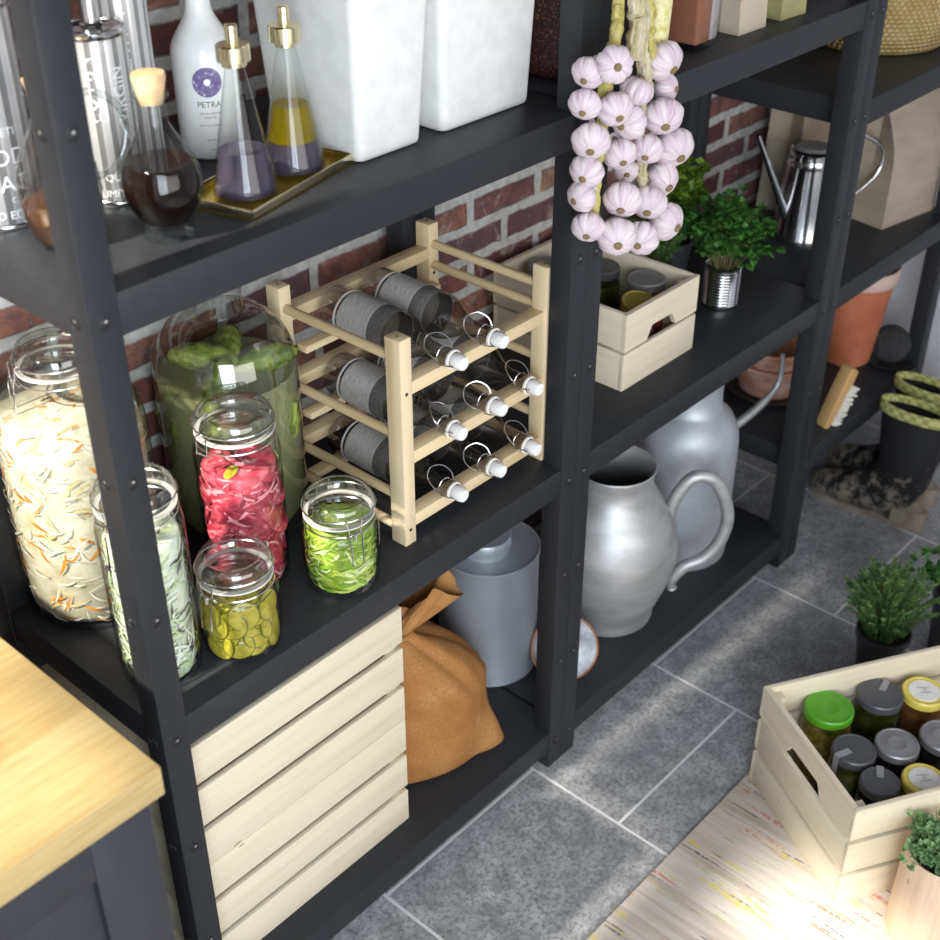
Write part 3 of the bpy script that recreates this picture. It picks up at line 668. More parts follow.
def bottle():
    t = thing('swing_top_bottle', '', 'bottle')       # axis along -y, base at y=0
    R = Matrix.Rotation(PI/2, 4, 'X')
    pr = [(0, .004), (.022, .004), (.030, 0), (.0345, .005), (.0355, .012), (.0355, .148)]
    for k in range(1, 8): q = k/7; s = q*q*(3-2*q); pr.append((.0355+(.0132-.0355)*s, .148+.058*q))
    pr += [(.0125, .222), (.0125, .238), (.0145, .240), (.0145, .248), (.011, .250)]
    MB().lathe(pr, 36, 0, R).obj('glass_body', M['bottleglass'], t)
    MB().lathe([(.0358, .045), (.0366, .046), (.0366, .106), (.0358, .107)], 36, 0, R).obj('twine_wrap', M['twine'], t)
    MB().lathe([(.0368, .1055), (.0372, .107), (.0368, .1085)], 36, 0, R).obj('wrap_edge', M['twine_end'], t)
    MB().lathe([(.0358, .1075), (.0362, .109), (.0360, .136), (.0352, .138), (.0345, .137)], 36, 0, R).obj('dark_wrap', M['twine_dark'], t)
    MB().lathe([(.0352, .036), (.0366, .037), (.0366, .039), (.0352, .040)], 36, 0, R).obj('base_cord', M['twine_end'], t)
    m = MB().lathe([(.0135, .2475), (.0152, .249), (.0152, .252), (.0125, .253)], 24, 1, R).lathe([(0, .2515), (.0100, .2515), (.0112, .255), (.0118, .266), (.0100, .272), (0, .273)], 24, 0, R)
    m.obj('stopper', [M['ceramic'], M['rubber']], t)
    m = MB(); wr = .0009
    m.tube([R @ Vector((.0140*math.cos(a), .0140*math.sin(a), .231)) for a in [2*PI*k/20 for k in range(20)]], wr, 5, True)
    for s in (-1, 1): m.tube([R @ Vector(p) for p in spline([(s*.0140, 0, .231), (s*.0165, -.004, .240), (s*.0160, 0, .255), (s*.013, 0, .262)], 4)], wr, 5)
    m.tube([R @ Vector(p) for p in spline([(-.0155, .002, .236), (-.021, .012, .228), (-.017, .022, .214), (0, .026, .206), (.017, .022, .214), (.021, .012, .228), (.0155, .002, .236)], 5)], wr, 5)
    m.obj('wire_bail', M['wire'], t); return t
BT = bottle(); first = True
XN = {.588: 'left', .676: 'middle', .765: 'right'}
for zi, (z, lab) in enumerate(((.979, 'top'), (.862, 'middle'), (.750, 'bottom'))):
    for x in (.588, .676, .765):
        if lab == 'top' and x > .7: continue
        o = BT if first else copy_tree(BT); first = False
        o.location = (x, .288, z); o.rotation_euler = (0, 0, 0)
        for ch in o.children: pass
        o.rotation_euler = (math.radians(1.0), random.uniform(-.7, .7), 0)
        o['label'] = f'twine-wrapped swing-top bottle lying {XN[x]} in the {lab} row of the rack'; o['group'] = 'swing-top bottles lying in the rack'

# ------------------------------------------------------------------ oil, vinegar and tins on the top shelf
x, y = .168, .082
t = thing('vinegar_carafe', 'round-bellied glass carafe of dark vinegar with a cork', 'carafe', (x, y, ZT))
pr = [(0, .010), (.016, .010), (.020, .003), (.0295, .001), (.030, .004), (.027, .012), (.029, .019)]
for k in range(1, 12):
    q = k/11; pr.append((.029+(.0445-.029)*math.sin(q*PI/2), .019+.042*q))
pr += [(.0435, .074), (.039, .088), (.032, .100), (.024, .112), (.0165, .126), (.0135, .140), (.0135, .152), (.019, .158), (.0195, .160), (.0130, .1605)]
MB().lathe(pr, 48).obj('glass_body', M['glass'], t)
m = MB(); a0 = face_ang(x, y)-1.9
c, s = math.cos(a0), math.sin(a0)
m.tube([(r*c, r*s, z) for r, z in [(p[0], p[2]) for p in spline([(.012, 0, .150), (.030, 0, .152), (.038, 0, .135), (.030, 0, .112), (.024, 0, .108)], 6)]], .0032, 10); m.obj('glass_handle', M['glass'], t)
MB().lathe([(0, .150), (.0125, .150), (.0185, .178), (.0175, .182), (0, .183)], 28).obj('cork_stopper', M['cork'], t)
pl = [(0, .0195), (.026, .0195)]
for k in range(1, 12): q = k/11; pl.append((.0275+(.0430-.0275)*math.sin(q*PI/2), .020+.041*q))
pl += [(.0420, .074), (.0385, .084), (.037, .086), (0, .086)]
tag(MB().lathe(pl, 44).obj('dark_vinegar', M['soy'], None, (x, y, ZT)), 'near black vinegar inside the corked carafe', 'vinegar', kind='stuff')

x, y = .082, .150                           # the handled jug half hidden by the post
t = thing('handled_glass_jug', 'glass jug with a looped handle half hidden behind the front post', 'jug', (x, y, ZT))
pr = [(0, .004), (.024, .004), (.030, .001), (.036, .010), (.043, .035), (.0455, .060), (.043, .085), (.034, .108), (.022, .128), (.016, .145), (.016, .162), (.021, .168), (.020, .170)]
MB().lathe(pr, 44).obj('glass_body', M['lidglass'], t)
m = MB(); a0 = -.05; c, s = math.cos(a0), math.sin(a0)
m.tube([(p[0]*c, p[0]*s, p[2]) for p in spline([(.016, 0, .152), (.055, 0, .156), (.086, 0, .132), (.090, 0, .098), (.072, 0, .068), (.045, 0, .062)], 7)], .0042, 10); m.obj('glass_handle', M['lidglass'], t)
MB().lathe([(0, .152), (.014, .152), (.019, .182), (0, .186)], 24).obj('cork_stopper', M['cork'], t)
tag(MB().lathe([(0, .006), (.030, .006), (.0345, .011), (.041, .034), (.043, .048), (0, .048)], 40).obj('amber_vinegar', plain('amber_vinegar', (.10, .035, .01), .08), None, (x, y, ZT)), 'amber liquid in the jug behind the front post', 'vinegar', kind='stuff')

def tin(label, x, y, R, H, lines, spout, rz):
    t = thing('oil_tin', label, 'tin', (x, y, ZT), group='printed oil tins')
    cn = MB().lathe([(0, .001), (R-.002, 0), (R, .003), (R, H-.004), (R-.001, H)], 56).obj('can', M['tin'], t)
    MB().lathe([(R+.0005, 0), (R+.0018, .001), (R+.0018, .006), (R+.0005, .0075)], 56).obj('bottom_rim', M['chrome'], t, sharp=60)
    MB().lathe([(R+.0005, H-.007), (R+.0018, H-.006), (R+.0018, H), (R-.002, H+.001), (R-.005, H-.004), (0, H-.004)], 56).obj('top_rim', M['chrome'], t, sharp=60)
    if spout:
        MB().lathe([(.013, H-.004), (.013, H+.004), (.0105, H+.006), (.0105, H+.07), (0, H+.07)], 24).obj('pouring_spout', M['chrome'], t)
    fa = face_ang(x, y)
    for txt, size, z, da, vert, mk in lines:
        m = MB(); text_on_cylinder(m, txt, size, R+.0006, z, fa+da, 0, vert); m.obj('printed_lettering', M[mk], cn)
    return t
tin('white and silver oil tin at the left end of the top shelf', .073, .262, .0445, .245, [('LIMITED EDITION', .0135, .014, .1, False, 'whiteink'), ('OF O', .009, .033, .45, False, 'whiteink'), ('AT', .026, .046, .35, False, 'whiteink'), ('OD', .026, .076, .35, False, 'whiteink'), ('ETI', .013, .108, .4, False, 'whiteink'), ('PURE EXTRA', .03, .19, -.2, True, 'ink')], True, 0)
tin('shorter white oil tin with a steel spout behind the corked carafe', .198, .222, .0365, .199, [('LIMITED', .012, .013, .1, False, 'whiteink'), ('QUAL', .012, .032, .15, False, 'whiteink'), ('PURE', .022, .146, -.55, True, 'whiteink'), ('EXTRA', .026, .140, .1, True, 'whiteink'), ('VIRGIN', .020, .130, .75, True, 'whiteink')], True, 0)
tin('tall white oil tin standing by the brick wall behind a shorter tin', .262, .262, .0335, .232, [('EXTRA', .022, .17, .2, True, 'whiteink')], False, 0)

x, y = .376, .262                            # white ceramic bottle
t = thing('ceramic_oil_bottle', 'white glazed oil bottle with a purple round emblem and grey print', 'bottle', (x, y, ZT))
pr = [(0, .001), (.036, 0), (.0395, .003), (.0405, .02), (.0405, .128)]
for k in range(1, 9): q = k/8; s = q*q*(3-2*q); pr.append((.0405+(.0155-.0405)*s, .128+.058*q))
pr += [(.0145, .21), (.0145, .255), (.017, .258), (.017, .272), (0, .272)]
bb = MB().lathe(pr, 56).obj('bottle_body', M['ceramic'], t)
fa = face_ang(x, y)+.02; m = MB(); R = .0408
for k in range(24):
    pass
rings = [0, .0042, .008, .013, .0185]
grid = [[m.b.verts.new((R*math.cos(fa+r*math.cos(2*PI*k/40)/R), R*math.sin(fa+r*math.cos(2*PI*k/40)/R), .100+r*math.sin(2*PI*k/40))) for k in range(40)] for r in rings[1:]]
for a, b in zip(grid, grid[1:]):
    for k in range(40): m.b.faces.new((a[k], a[(k+1) % 40], b[(k+1) % 40], b[k]))
m.obj('round_emblem', M['purple'], bb)
for txt, size, z in (('PETRA', .0105, .069), ('EXTRA VIRGIN', .0036, .060), ('OLIVE OIL', .0036, .055), ('FIRST COLD PRESSED', .0030, .045), ('500 ML E', .0038, .026), ('CRETE', .0028, .014)):
    m = MB(); text_on_cylinder(m, txt, size, R, z, fa); m.obj('printed_lettering', M['ink'], bb)

tray_o = (.2555, .0405); ta = math.atan2(.052, .21); tu = Vector((math.cos(ta), math.sin(ta))); tn = Vector((-tu.y, tu.x))
t = thing('brass_tray', 'narrow brass tray under the two conical cruets', 'tray', (tray_o[0], tray_o[1], ZT), ta)
TL, TD = .218, .108
MB().box(0, TL, 0, TD, 0, .0025).obj('tray_base', M['brass_in'], t)
m = MB()
for b in ((0, TL, 0, .0022), (0, TL, TD-.0022, TD), (0, .0022, 0, TD), (TL-.0022, TL, 0, TD)): m.box(*b, 0, .0125, bev=.0004)
m.obj('tray_rim', M['brass'], t)
def cruet(label, u, n, liquid, lab2, fill, clear_band=None):
    p = Vector(tray_o)+tu*u+tn*n; z = ZT+.0026
    t = thing('conical_cruet', label, 'cruet', (p.x, p.y, z), group='conical glass cruets on the brass tray')
    R = .0395; H = .150; r1 = .0115
    MB().lathe([(0, .002), (R*.85, .002), (R*.93, 0), (R, .004), (R*.995, .008), (r1, H), (r1, H+.006)], 48).obj('glass_body', M['glass'], t)
    MB().lathe([(.0125, H+.002), (.0145, H+.003), (.0145, H+.008), (.0195, H+.009), (.0195, H+.026), (.018, H+.0275), (.0075, H+.0275), (.0072, H+.048), (.0055, H+.049), (0, H+.049)], 36).obj('brass_pourer', M['brass'], t)
    rr = lambda zz: (R+(r1-R)*(zz-.006)/(H-.006))-.0022
    for k, (z0, z1, mt) in enumerate(liquid):
        tag(MB().lathe([(0, z0), (rr(max(z0, .006)), z0), (rr(z1), z1), (0, z1)], 40).obj(lab2[k][0], M[mt], None, (p.x, p.y, z)), lab2[k][1], lab2[k][2], kind='stuff')
cruet('conical glass cruet of violet vinegar, nearer the front tray corner', .062, .054, [(.0045, .056, 'balsamic')], [('violet_vinegar', 'smoky violet vinegar in the nearer conical cruet', 'vinegar')], 0)
cruet('conical glass cruet of yellow oil over vinegar beside a white bin', .158, .050, [(.0045, .040, 'balsamic'), (.0405, .083, 'oil')], [('dark_vinegar_layer', 'dark vinegar layer under the oil in the farther cruet', 'vinegar'), ('olive_oil', 'yellow oil layer in the farther conical cruet', 'oil')], 0)

def bin_(label, x, y, wx, wy, H, fl, rz=0):
    t = thing('square_bin', label, 'bin', (x, y, ZT), rz, 'white square bins on the top shelf')
    m = MB()
    def ring(w2, d2, z, r=.012):
        out = []
        for cxx, cyy, a in ((w2-r, d2-r, 0), (-w2+r, d2-r, 1), (-w2+r, -d2+r, 2), (w2-r, -d2+r, 3)):
            for k in range(6): q = (a+k/5)*PI/2; out.append(m.b.verts.new((cxx+r*math.cos(q), cyy+r*math.sin(q), z)))
        return out
    a, b = wx/2, wy/2; zz = [(-.006, 0), (-.001, .003), (0, .008), (fl*.5, H*.5), (fl, H), (fl+.004, H+.001), (fl+.004, H+.012), (fl-.003, H+.012), (fl-.004, H), (fl*.5-.004, H*.5), (-.004, .01)]
    rs = [ring(a+d, b+d, z) for d, z in zz]; n = len(rs[0])
    for r0, r1 in zip(rs, rs[1:]):
        for k in range(n): m.b.faces.new((r0[k], r0[(k+1) % n], r1[(k+1) % n], r1[k]))
    m.b.faces.new(rs[0][::-1]); m.b.faces.new(rs[-1])
    for f in m.b.faces: f.smooth = True
    m.obj('bin_body', M['matwhite'], t, sharp=50); return t
bin_('white tapering bin right behind the brass tray', .5215, .165, .115, .17, .26, .014)
bin_('white tapering bin close to the upright post, wider in view', .711, .172, .182, .182, .26, .010)
t = thing('speckled_canister', 'maroon speckled canister beyond the white bins', 'canister', (.958, .150, ZT))
MB().lathe([(0, 0), (.050, 0), (.060, .004), (.066, .014), (.068, .03), (.072, .26), (.070, .262), (0, .262)], 48).obj('canister_body', M['speck'], t)

# ------------------------------------------------------------------ dry goods on the middle unit's top shelf
t = thing('clear_food_box', 'clear plastic box of brown powder next to a small paper bag', 'box', (1.158, .036, ZT), .05)
m = MB().box(0, .075, 0, .085, .001, .20, bev=.012, seg=3); m.obj('clear_shell', M['glass'], t)
m = MB().box(.004, .046, .004, .081, .012, .19, bev=.006, seg=3); m.obj('brown_filling', M['cocoa'], t)
m = MB().box(.047, .071, .004, .081, .012, .19, bev=.006, seg=3); m.obj('streaked_filling', M['stripe'], t)
def paper_bag(name, label, x, y, rz, LX, LY, H, mat, top='open', grp=None):
    t = thing(name, label, 'bag', (x, y, 0), rz, grp); m = MB(); N = 9; rows = []
    for i in range(N):
        q = i/(N-1); z = H*q; pinch = .10*LY*math.sin(q*PI*.5)
        if top == 'fold': pinch = LY*.47*max(0, (q-.55)/.45)**1.3
        row = []
        for (ux, uy) in ((0, 0), (.5, 0), (1, 0), (1, .5), (1, 1), (.5, 1), (0, 1), (0, .5)):
            px = LX*ux; py = LY*uy
            if uy == 0: py += pinch*.9
            elif uy == 1: py -= pinch*.9
            else: px += (.0 if q < .1 else .16*LX*q**1.2)*(1 if ux == 0 else -1)*(.5 if ux == 1 else 1)
            if ux == .5: py += (.003 if uy else -.003)*math.sin(q*7)
            row.append(m.b.verts.new((px, py, z)))
        rows.append(row)
    for a, b in zip(rows, rows[1:]):
        for k in range(8): m.b.faces.new((a[k], a[(k+1) % 8], b[(k+1) % 8], b[k]))
    m.b.faces.new(rows[0][::-1]); m.b.faces.new(rows[-1])
    m.obj('bag_body', mat, t, sharp=15); return t
t = paper_bag('paper_bag', 'small pale paper bag beside the clear box of powder', 1.300, .048, -.02, .082, .062, .17, M['kraft_pale']); t.location.z = ZT
t = paper_bag('pouch', 'olive green paper pouch, last on the higher shelf', 1.430, .046, -.06, .076, .055, .15, M['olive_paper']); t.location.z = ZT

# ------------------------------------------------------------------ garlic braid hanging on the post
gt = thing('garlic_braid', 'plaited string of lilac garlic bulbs hanging on the middle post', 'garlic', (.850, -.012, 1.62))
G0 = Vector((.850, -.012, 1.62))
BULBS = [(.762, -.05, 1.366, .0209, -.5, -1), (.777, -.08, 1.379, .0234, .1, -.3), (.921, -.06, 1.35, .0268, 1, -1.2), (.868, -.055, 1.318, .023, .4, 1), (.966, -.038, 1.296, .0204, 1, -.3), (.758, -.05, 1.325, .0211, -.3, -1), (.796, -.072, 1.314, .0234, .3, -.9), (.860, -.052, 1.277, .0251, -.6, -.5), (.932, -.06, 1.269, .0275, .1, -1), (.755, -.065, 1.279, .0248, -.1, -1), (.843, -.052, 1.234, .0224, .2, -.9), (.896, -.062, 1.230, .022, -.3, -1), (.981, -.05, 1.207, .0297, .5, -1), (.770, -.05, 1.229, .0229, -.4, -.8), (.892, -.03, 1.191, .0179, 0, -.5), (.966, -.042, 1.159, .0269, .6, -.8), (.761, -.05, 1.194, .0206, -.8, -.6), (.831, -.07, 1.175, .0262, -.2, -1), (.910, -.062, 1.145, .0257, -.2, -1), (.978, -.05, 1.090, .0283, .8, -.6), (.779, -.05, 1.144, .0225, -.2, -1), (.809, -.08, 1.128, .027, 0, -.6), (.878, -.075, 1.102, .0249, -.3, -.6)]
CR_ = Vector((math.cos(yaw), -math.sin(yaw), 0)); CU_ = CR_.cross(fw)
gm = None; rt = None; rnd = random.Random(3)
for i, (x, y, z, r, du, dv) in enumerate(BULBS):
    if gm is None:
        m = MB(); seg = 72; N = 26; pr = []
        for k in range(N+1):
            q = k/N*PI; s = math.sin(q); zz = -math.cos(q)*.86
            pr.append((max(0, s)**.78*(1.04 if zz < 0 else 1.04-.14*zz), zz*.94))
        pr = [p for p in pr if p[1] < .80] + [(.36, .92), (.24, 1.06), (.19, 1.25), (.17, 1.42), (0, 1.43)]
        def lob(c):
            a = math.atan2(c.y, c.x); rr = c.xy.length
            amp = max(0, 1-abs(c.z)/.95)
            kk = 1+.15*amp**.7*(abs(math.sin(a*4+.35*math.sin(a*2)))**.45-.75)+.010*math.sin(a*23)*amp
            return Vector((c.x*kk, c.y*kk, c.z-.10*max(0, rr-.5)*0))
        m.lathe(pr, seg, 0, None, fn=lob)
        o = m.obj('garlic_bulb', M['garlic'], gt, sharp=70); gm = o
        m = MB().lathe([(0, -.10), (.13, -.09), (.21, -.04), (.23, .02), (0, .06)], 18, 0)
        rt = m.obj('root_plate', M['root'], o)
    else:
        o = gm.copy(); COL.objects.link(o); o.parent = gt; c = rt.copy(); COL.objects.link(c); c.parent = o
        rt2 = c
    axis = (CR_*du + CU_*dv - fw*.55).normalized()             # root end
    o.location = Vector((x, y, z))-G0; o.scale = (r*1.03, r*1.03, r*1.0)
    o.rotation_euler = ((-axis).to_track_quat('Z', 'Y').to_matrix() @ Matrix.Rotation(rnd.uniform(0, 6), 3, 'Z')).to_euler()
    (rt if i == 0 else rt2).location = (0, 0, -.86)
def braid(pts, r, mat, name, wob=.004, seg=9, seed=1):
    rd = random.Random(seed); pts = spline([Vector(p)-G0 for p in pts], 10)
    rr = [r*(1+.14*math.sin(k*1.1))*(1+rd.uniform(-.12, .12)) for k in range(len(pts))]
    m = MB().tube(pts, rr, seg)
    for v in m.b.verts: v.co += Vector((rd.uniform(-1, 1), rd.uniform(-1, 1), rd.uniform(-1, 1)))*wob*.35
    return m.obj(name, mat, gt, sharp=30)
braid([(.850, -.03, 1.60), (.828, -.045, 1.46), (.826, -.045, 1.40), (.812, -.045, 1.365), (.806, -.045, 1.31), (.803, -.045, 1.26), (.797, -.045, 1.20), (.802, -.045, 1.14), (.806, -.05, 1.12)], .0085, M['stalk_yellow'], 'plaited_stalk', seed=4)
braid([(.852, -.02, 1.60), (.842, -.06, 1.46), (.850, -.062, 1.42), (.846, -.06, 1.37)], .0125, M['stalk'], 'dry_stalk', .006, seed=5)
braid([(.854, -.02, 1.60), (.868, -.055, 1.44), (.872, -.058, 1.38), (.884, -.06, 1.34), (.892, -.06, 1.31)], .0075, M['stalk'], 'dry_stalk', seed=6)
braid([(.86, -.02, 1.60), (.885, -.05, 1.44), (.886, -.055, 1.39), (.898, -.055, 1.36)], .0095, M['stalk_yellow'], 'dry_stalk', seed=7)
braid([(.885, -.05, 1.36), (.892, -.05, 1.25), (.905, -.05, 1.20), (.908, -.05, 1.16)], .0075, M['stalk'], 'plaited_stalk', seed=8)
braid([(.82, -.05, 1.44), (.805, -.06, 1.40), (.793, -.06, 1.375)], .007, M['stalk_yellow'], 'dry_stalk', seed=9)
m = MB(); 
m.lathe([(0, 0), (.0165, .002), (.019, .012), (.0195, .07), (.021, .16), (.019, .17), (0, .172)], 26, 0, Matrix.Translation(Vector((.930, -.035, 1.335))-G0) @ Matrix.Rotation(.06, 4, 'Y'))
m.obj('pale_stalk_bundle', mottled('pale_yellow_speckled_stalk', [(.35, srgb(206, 190, 110)), (.5, srgb(224, 214, 158)), (.7, srgb(232, 226, 190))], 120, rough=.8), gt)
hk = thing('steel_hook', 'hook on the middle post that carries the garlic braid', 'hook', (.85, -.001, 1.62))
MB().box(-.008, .008, -.002, .0005, -.02, .03, bev=.0005).obj('hook_plate', M['steel'], hk)
MB().tube(spline([(0, -.001, .015), (0, -.012, .012), (0, -.026, -.006), (0, -.034, .004), (0, -.036, .014)], 6), .0025, 8).obj('hook_arm', M['steel'], hk)

# ------------------------------------------------------------------ plants
def leaf_face(m, p, d, n, L, wd, mi=0, fold=.25):
    d = d.normalized(); s = d.cross(n)
    if s.length < 1e-4: s = d.orthogonal()
    s.normalize(); n2 = s.cross(d)
    b = p+d*L*.45
    m.face([p, b+s*wd+n2*wd*fold, p+d*L, b-n2*wd*.1], mi); m.face([p, b-n2*wd*.1, p+d*L, b-s*wd+n2*wd*fold], mi)
def bush(t, base, spread, height, nst, leaf, leafL, leafW, mats, seed, dens=7, kind='parsley', lean=(0, 0)):
    rd = random.Random(seed); st = MB(); lf = MB()
    for i in range(nst):
        a = rd.uniform(0, 2*PI); q = rd.random()**.6; h = height*rd.uniform(.6, 1.05)*(1-.35*q)
        r0 = base*q*.8; p0 = Vector((r0*math.cos(a), r0*math.sin(a), 0)); p2 = Vector((spread*q*math.cos(a)+lean[0], spread*q*math.sin(a)+lean[1], h)); p1 = (p0+p2)/2+Vector((0, 0, h*.22))
        pts = spline([p0, p1, p2], 6); st.tube(pts, .0009 if kind != 'thyme' else .0006, 4, mi=0)
        N = dens
        for k in range(N):
            f = (.35+.65*(k+rd.random()*.5)/N) if kind != 'thyme' else (.1+.9*(k+rd.random())/N)
            j = min(int(f*(len(pts)-1)), len(pts)-2); p = pts[j].lerp(pts[j+1], f*(len(pts)-1)-j)
            b = rd.uniform(0, 2*PI); d = Vector((math.cos(b), math.sin(b), rd.uniform(-.25, .7)))
            if kind == 'parsley':
                q2 = p+d*leafL*rd.uniform(.3, 1.4)
                for _ in range(6):
                    e = (d+Vector((rd.uniform(-1, 1), rd.uniform(-1, 1), rd.uniform(-.7, .7)))).normalized(); leaf_face(lf, q2, e, Vector((0, 0, 1)), leafL*rd.uniform(.6, 1.1), leafW)
            else:
                for sg in (1, -1): leaf_face(lf, p, Vector((d.x*sg, d.y*sg, d.z)), Vector((0, 0, 1)), leafL*rd.uniform(.7, 1.2), leafW)
    st.obj('stems', M['stem'], t, loc=(0, 0, leaf)); lf.obj('foliage', mats, t, loc=(0, 0, leaf))
# parsley in a ribbed tin
t = thing('potted_parsley', 'bushy green parsley growing in a ribbed tin can', 'plant', (1.508, .147, ZM))
pr = [(0, .002), (.033, .002), (.035, 0), (.036, .004)]
for k in range(12): pr += [(.0366, .010+k*.0062), (.0338, .0131+k*.0062)]
pr += [(.036, .0865), (.0372, .0885), (.0355, .090), (.034, .086), (.034, .075)]
MB().lathe(pr, 48).obj('ribbed_tin', M['chrome'], t, sharp=25); MB().lathe([(.0345, .074), (.02, .078), (0, .079)], 24).obj('soil', M['soil'], t)
bush(t, .03, .088, .15, 66, .076, .019, .0075, M['leaf_parsley'], 11, dens=8)
t = thing('potted_thyme', 'fine-leaved dark green thyme plant behind the small jar crate', 'plant', (1.400, .250, ZM))
MB().lathe([(0, 0), (.036, 0), (.045, .08), (.047, .082), (.047, .09), (.043, .09), (.042, .078)], 32).obj('pot', M['blackpot'], t); MB().lathe([(.043, .076), (0, .08)], 20).obj('soil', M['soil'], t)
bush(t, .035, .075, .15, 90, .078, .008, .0028, M['leaf_thyme'], 12, dens=22, kind='thyme')
t = thing('potted_basil', 'yellow green leafy herb close to the bricks behind the garlic', 'plant', (1.545, .300, ZM))
MB().lathe([(0, 0), (.036, 0), (.045, .08), (.047, .082), (.047, .09), (.043, .09), (.042, .078)], 32).obj('pot', M['blackpot'], t); MB().lathe([(.043, .076), (0, .08)], 20).obj('soil', M['soil'], t)
bush(t, .03, .06, .20, 40, .078, .022, .010, M['leaf_yellow'], 13, dens=7)
# herb pots on the floor
t = thing('potted_herb', 'bushy green herb in a charcoal pot on the tiles behind the jar crate', 'plant', (1.485, -.340, 0))
MB().lathe([(0, 0), (.040, 0), (.052, .10), (.056, .102), (.056, .118), (.052, .118), (.050, .1)], 40).obj('pot', M['blackpot'], t); MB().lathe([(.051, .1), (0, .105)], 24).obj('soil', M['soil'], t)
bush(t, .046, .105, .19, 190, .102, .0062, .0025, M['leaf_thyme'], 14, dens=30, kind='thyme')
t = thing('potted_herb', 'leafy herb in a tall dark pot at the right edge of the floor', 'plant', (1.66, -.43, 0))
MB().lathe([(0, 0), (.050, 0), (.062, .14), (.066, .142), (.066, .158), (.062, .158), (.060, .14)], 40).obj('pot', M['blackpot'], t); MB().lathe([(.061, .14), (0, .145)], 24).obj('soil', M['soil'], t)
bush(t, .05, .10, .13, 60, .142, .018, .0075, M['leaf_parsley'], 15, dens=8)
# pale turned pot with a succulent on the rug
t = thing('potted_succulent', 'pale wooden pot with a leafy grey green plant on the rug', 'plant', (.946, -.706, RZ))
MB().lathe([(0, 0), (.058, 0), (.061, .003), (.061, .05), (.060, .17), (.0585, .190), (.0565, .192), (.053, .190), (.051, .165)], 56).obj('pot', M['birch'], t); MB().lathe([(.050, .17), (.02, .177), (0, .178)], 24).obj('soil', M['soil'], t)
bush(t, .05, .066, .055, 60, .168, .012, .0055, M['leaf_succulent'], 16, dens=7)
lf = MB(); rd = random.Random(8)
for k in range(14):
    a = rd.uniform(0, 6.28); d = Vector((math.cos(a)*.6, math.sin(a)*.6, 1)); leaf_face(lf, Vector((.02*math.cos(a), .02*math.sin(a), .17)), d, Vector((math.cos(a), math.sin(a), 0)), rd.uniform(.05, .085), .0022)
lf.obj('grass_blades', M['leaf_parsley'], t)

# ------------------------------------------------------------------ lidded jars in the two crates
def lidjar(label, x, y, z, R, H, lid, content, group, rz=0, tape=False, disc=False, ridge=False, rot=None, lr=None, band=None):
    t = thing('lidded_jar', label, 'jar', (x, y, z), rz, group, rot); lr = lr or R*.93; lh = .017
    pr = [(0, .002), (R*.85, 0), (R, .005), (R, H-lh-.020), (R*.97, H-lh-.010), (lr*.95, H-lh-.002), (lr*.95, H-.004)]
    MB().lathe(pr, 40).obj('glass_body', M['glass'], t)
    MB().lathe([(0, .004), (R*.93, .005), (R*.955, .01), (R*.955, H-lh-.024), (R*.9, H-lh-.016), (0, H-lh-.014)], 32).obj('preserve', content, t)
    top = [(lr, H-lh), (lr+.0012, H-lh+.001), (lr+.0012, H-.003), (lr-.001, H), (lr-.003, H+.0002), (lr-.0045, H-.0012)]
    if ridge: top += [(lr*.50, H-.0014), (lr*.47, H-.0010), (lr*.41, H-.0010), (lr*.38, H-.0014), (0, H-.0014)]
    else: top += [(0, H-.0010)]
    sc = MB().lathe(top, 48).obj('screw_lid', lid, t, sharp=25)
    if disc:
        MB().lathe([(0, H+.0003), (lr*.72, H+.0003), (lr*.72, H-.002)], 36).obj('paper_disc', M['paper'], sc)
        for k, q in enumerate(('PRODUCT', 'OF', 'SWEDEN')):
            m = MB(); text_flat(m, q, .0052, Matrix.Translation((0, .006-k*.0065, H+.0007))); m.obj('printed_lettering', M['ink'], sc)
    if tape:
        m = MB().box(lr*.25, lr+.0016, -.006, .006, H-.002, H+.0005).box(lr+.0008, lr+.0018, -.006, .006, H-.045, H+.0005); m.obj('seal_strip', M['tape'], sc)
    if band: MB().lathe([(R+.0004, H*.18), (R+.0008, H*.2), (R+.0008, H*.62), (R+.0004, H*.64)], 40).obj('jar_label', band, t)
    return t
g = 'lidded jars in the floor crate'
cz = RZ+.0125
lidjar('jar with a bright green lid in the corner of the floor crate', 1.119, -0.403, cz, 0.047, .1815, M['green_lid'], M['jarcontent_olive'], g, ridge=True)
lidjar('dark-lidded jar with grey tape behind the silver-lidded one', 1.214, -0.456, cz, 0.044, .1815, M['lidpaint'], M['jarcontent_dark'], g, .2, tape=True)
lidjar('yellow-lidded jar with a round paper label, farthest along the crate side', 1.275, -0.513, cz, 0.042, .1815, M['yellow_lid'], M['jarcontent_brown'], g, -.8, disc=True)
lidjar('dark-lidded jar with a tape strip, left and in front of the silver lid', 1.054, -0.488, cz, 0.0405, .1815, M['lidpaint'], M['jarcontent_dark'], g, 2.75, tape=True)
lidjar('jar with a ridged silver lid in the middle of the floor crate', 1.118, -0.538, cz, 0.0405, .1815, M['silver_lid'], M['jarcontent_black'], g, ridge=True)
lidjar('silver-lidded dark jar by the right edge of the view', 1.19, -0.59, cz, 0.042, .1815, M['silver_lid'], M['jarcontent_black'], g, ridge=True)
lidjar('smallest dark-lidded jar at the near crate wall', 1.015, -0.558, cz, 0.036, .1815, M['lidpaint'], M['jarcontent_black'], g, .5, tape=True)
lidjar('cream-lidded jar with a paper disc beside the smallest dark lid', 1.07, -0.612, cz, 0.0395, .1815, M['yellow_lid'], M['jarcontent_olive'], g, -.75, disc=True)
g = 'jars in the small shelf crate'
cz = ZM+.0125
lidjar('jar with a dull silver lid and orange contents in the shelf crate', 1.262, .165, cz, .038, .128, M['silver_lid'], M['jarcontent_red'], g)
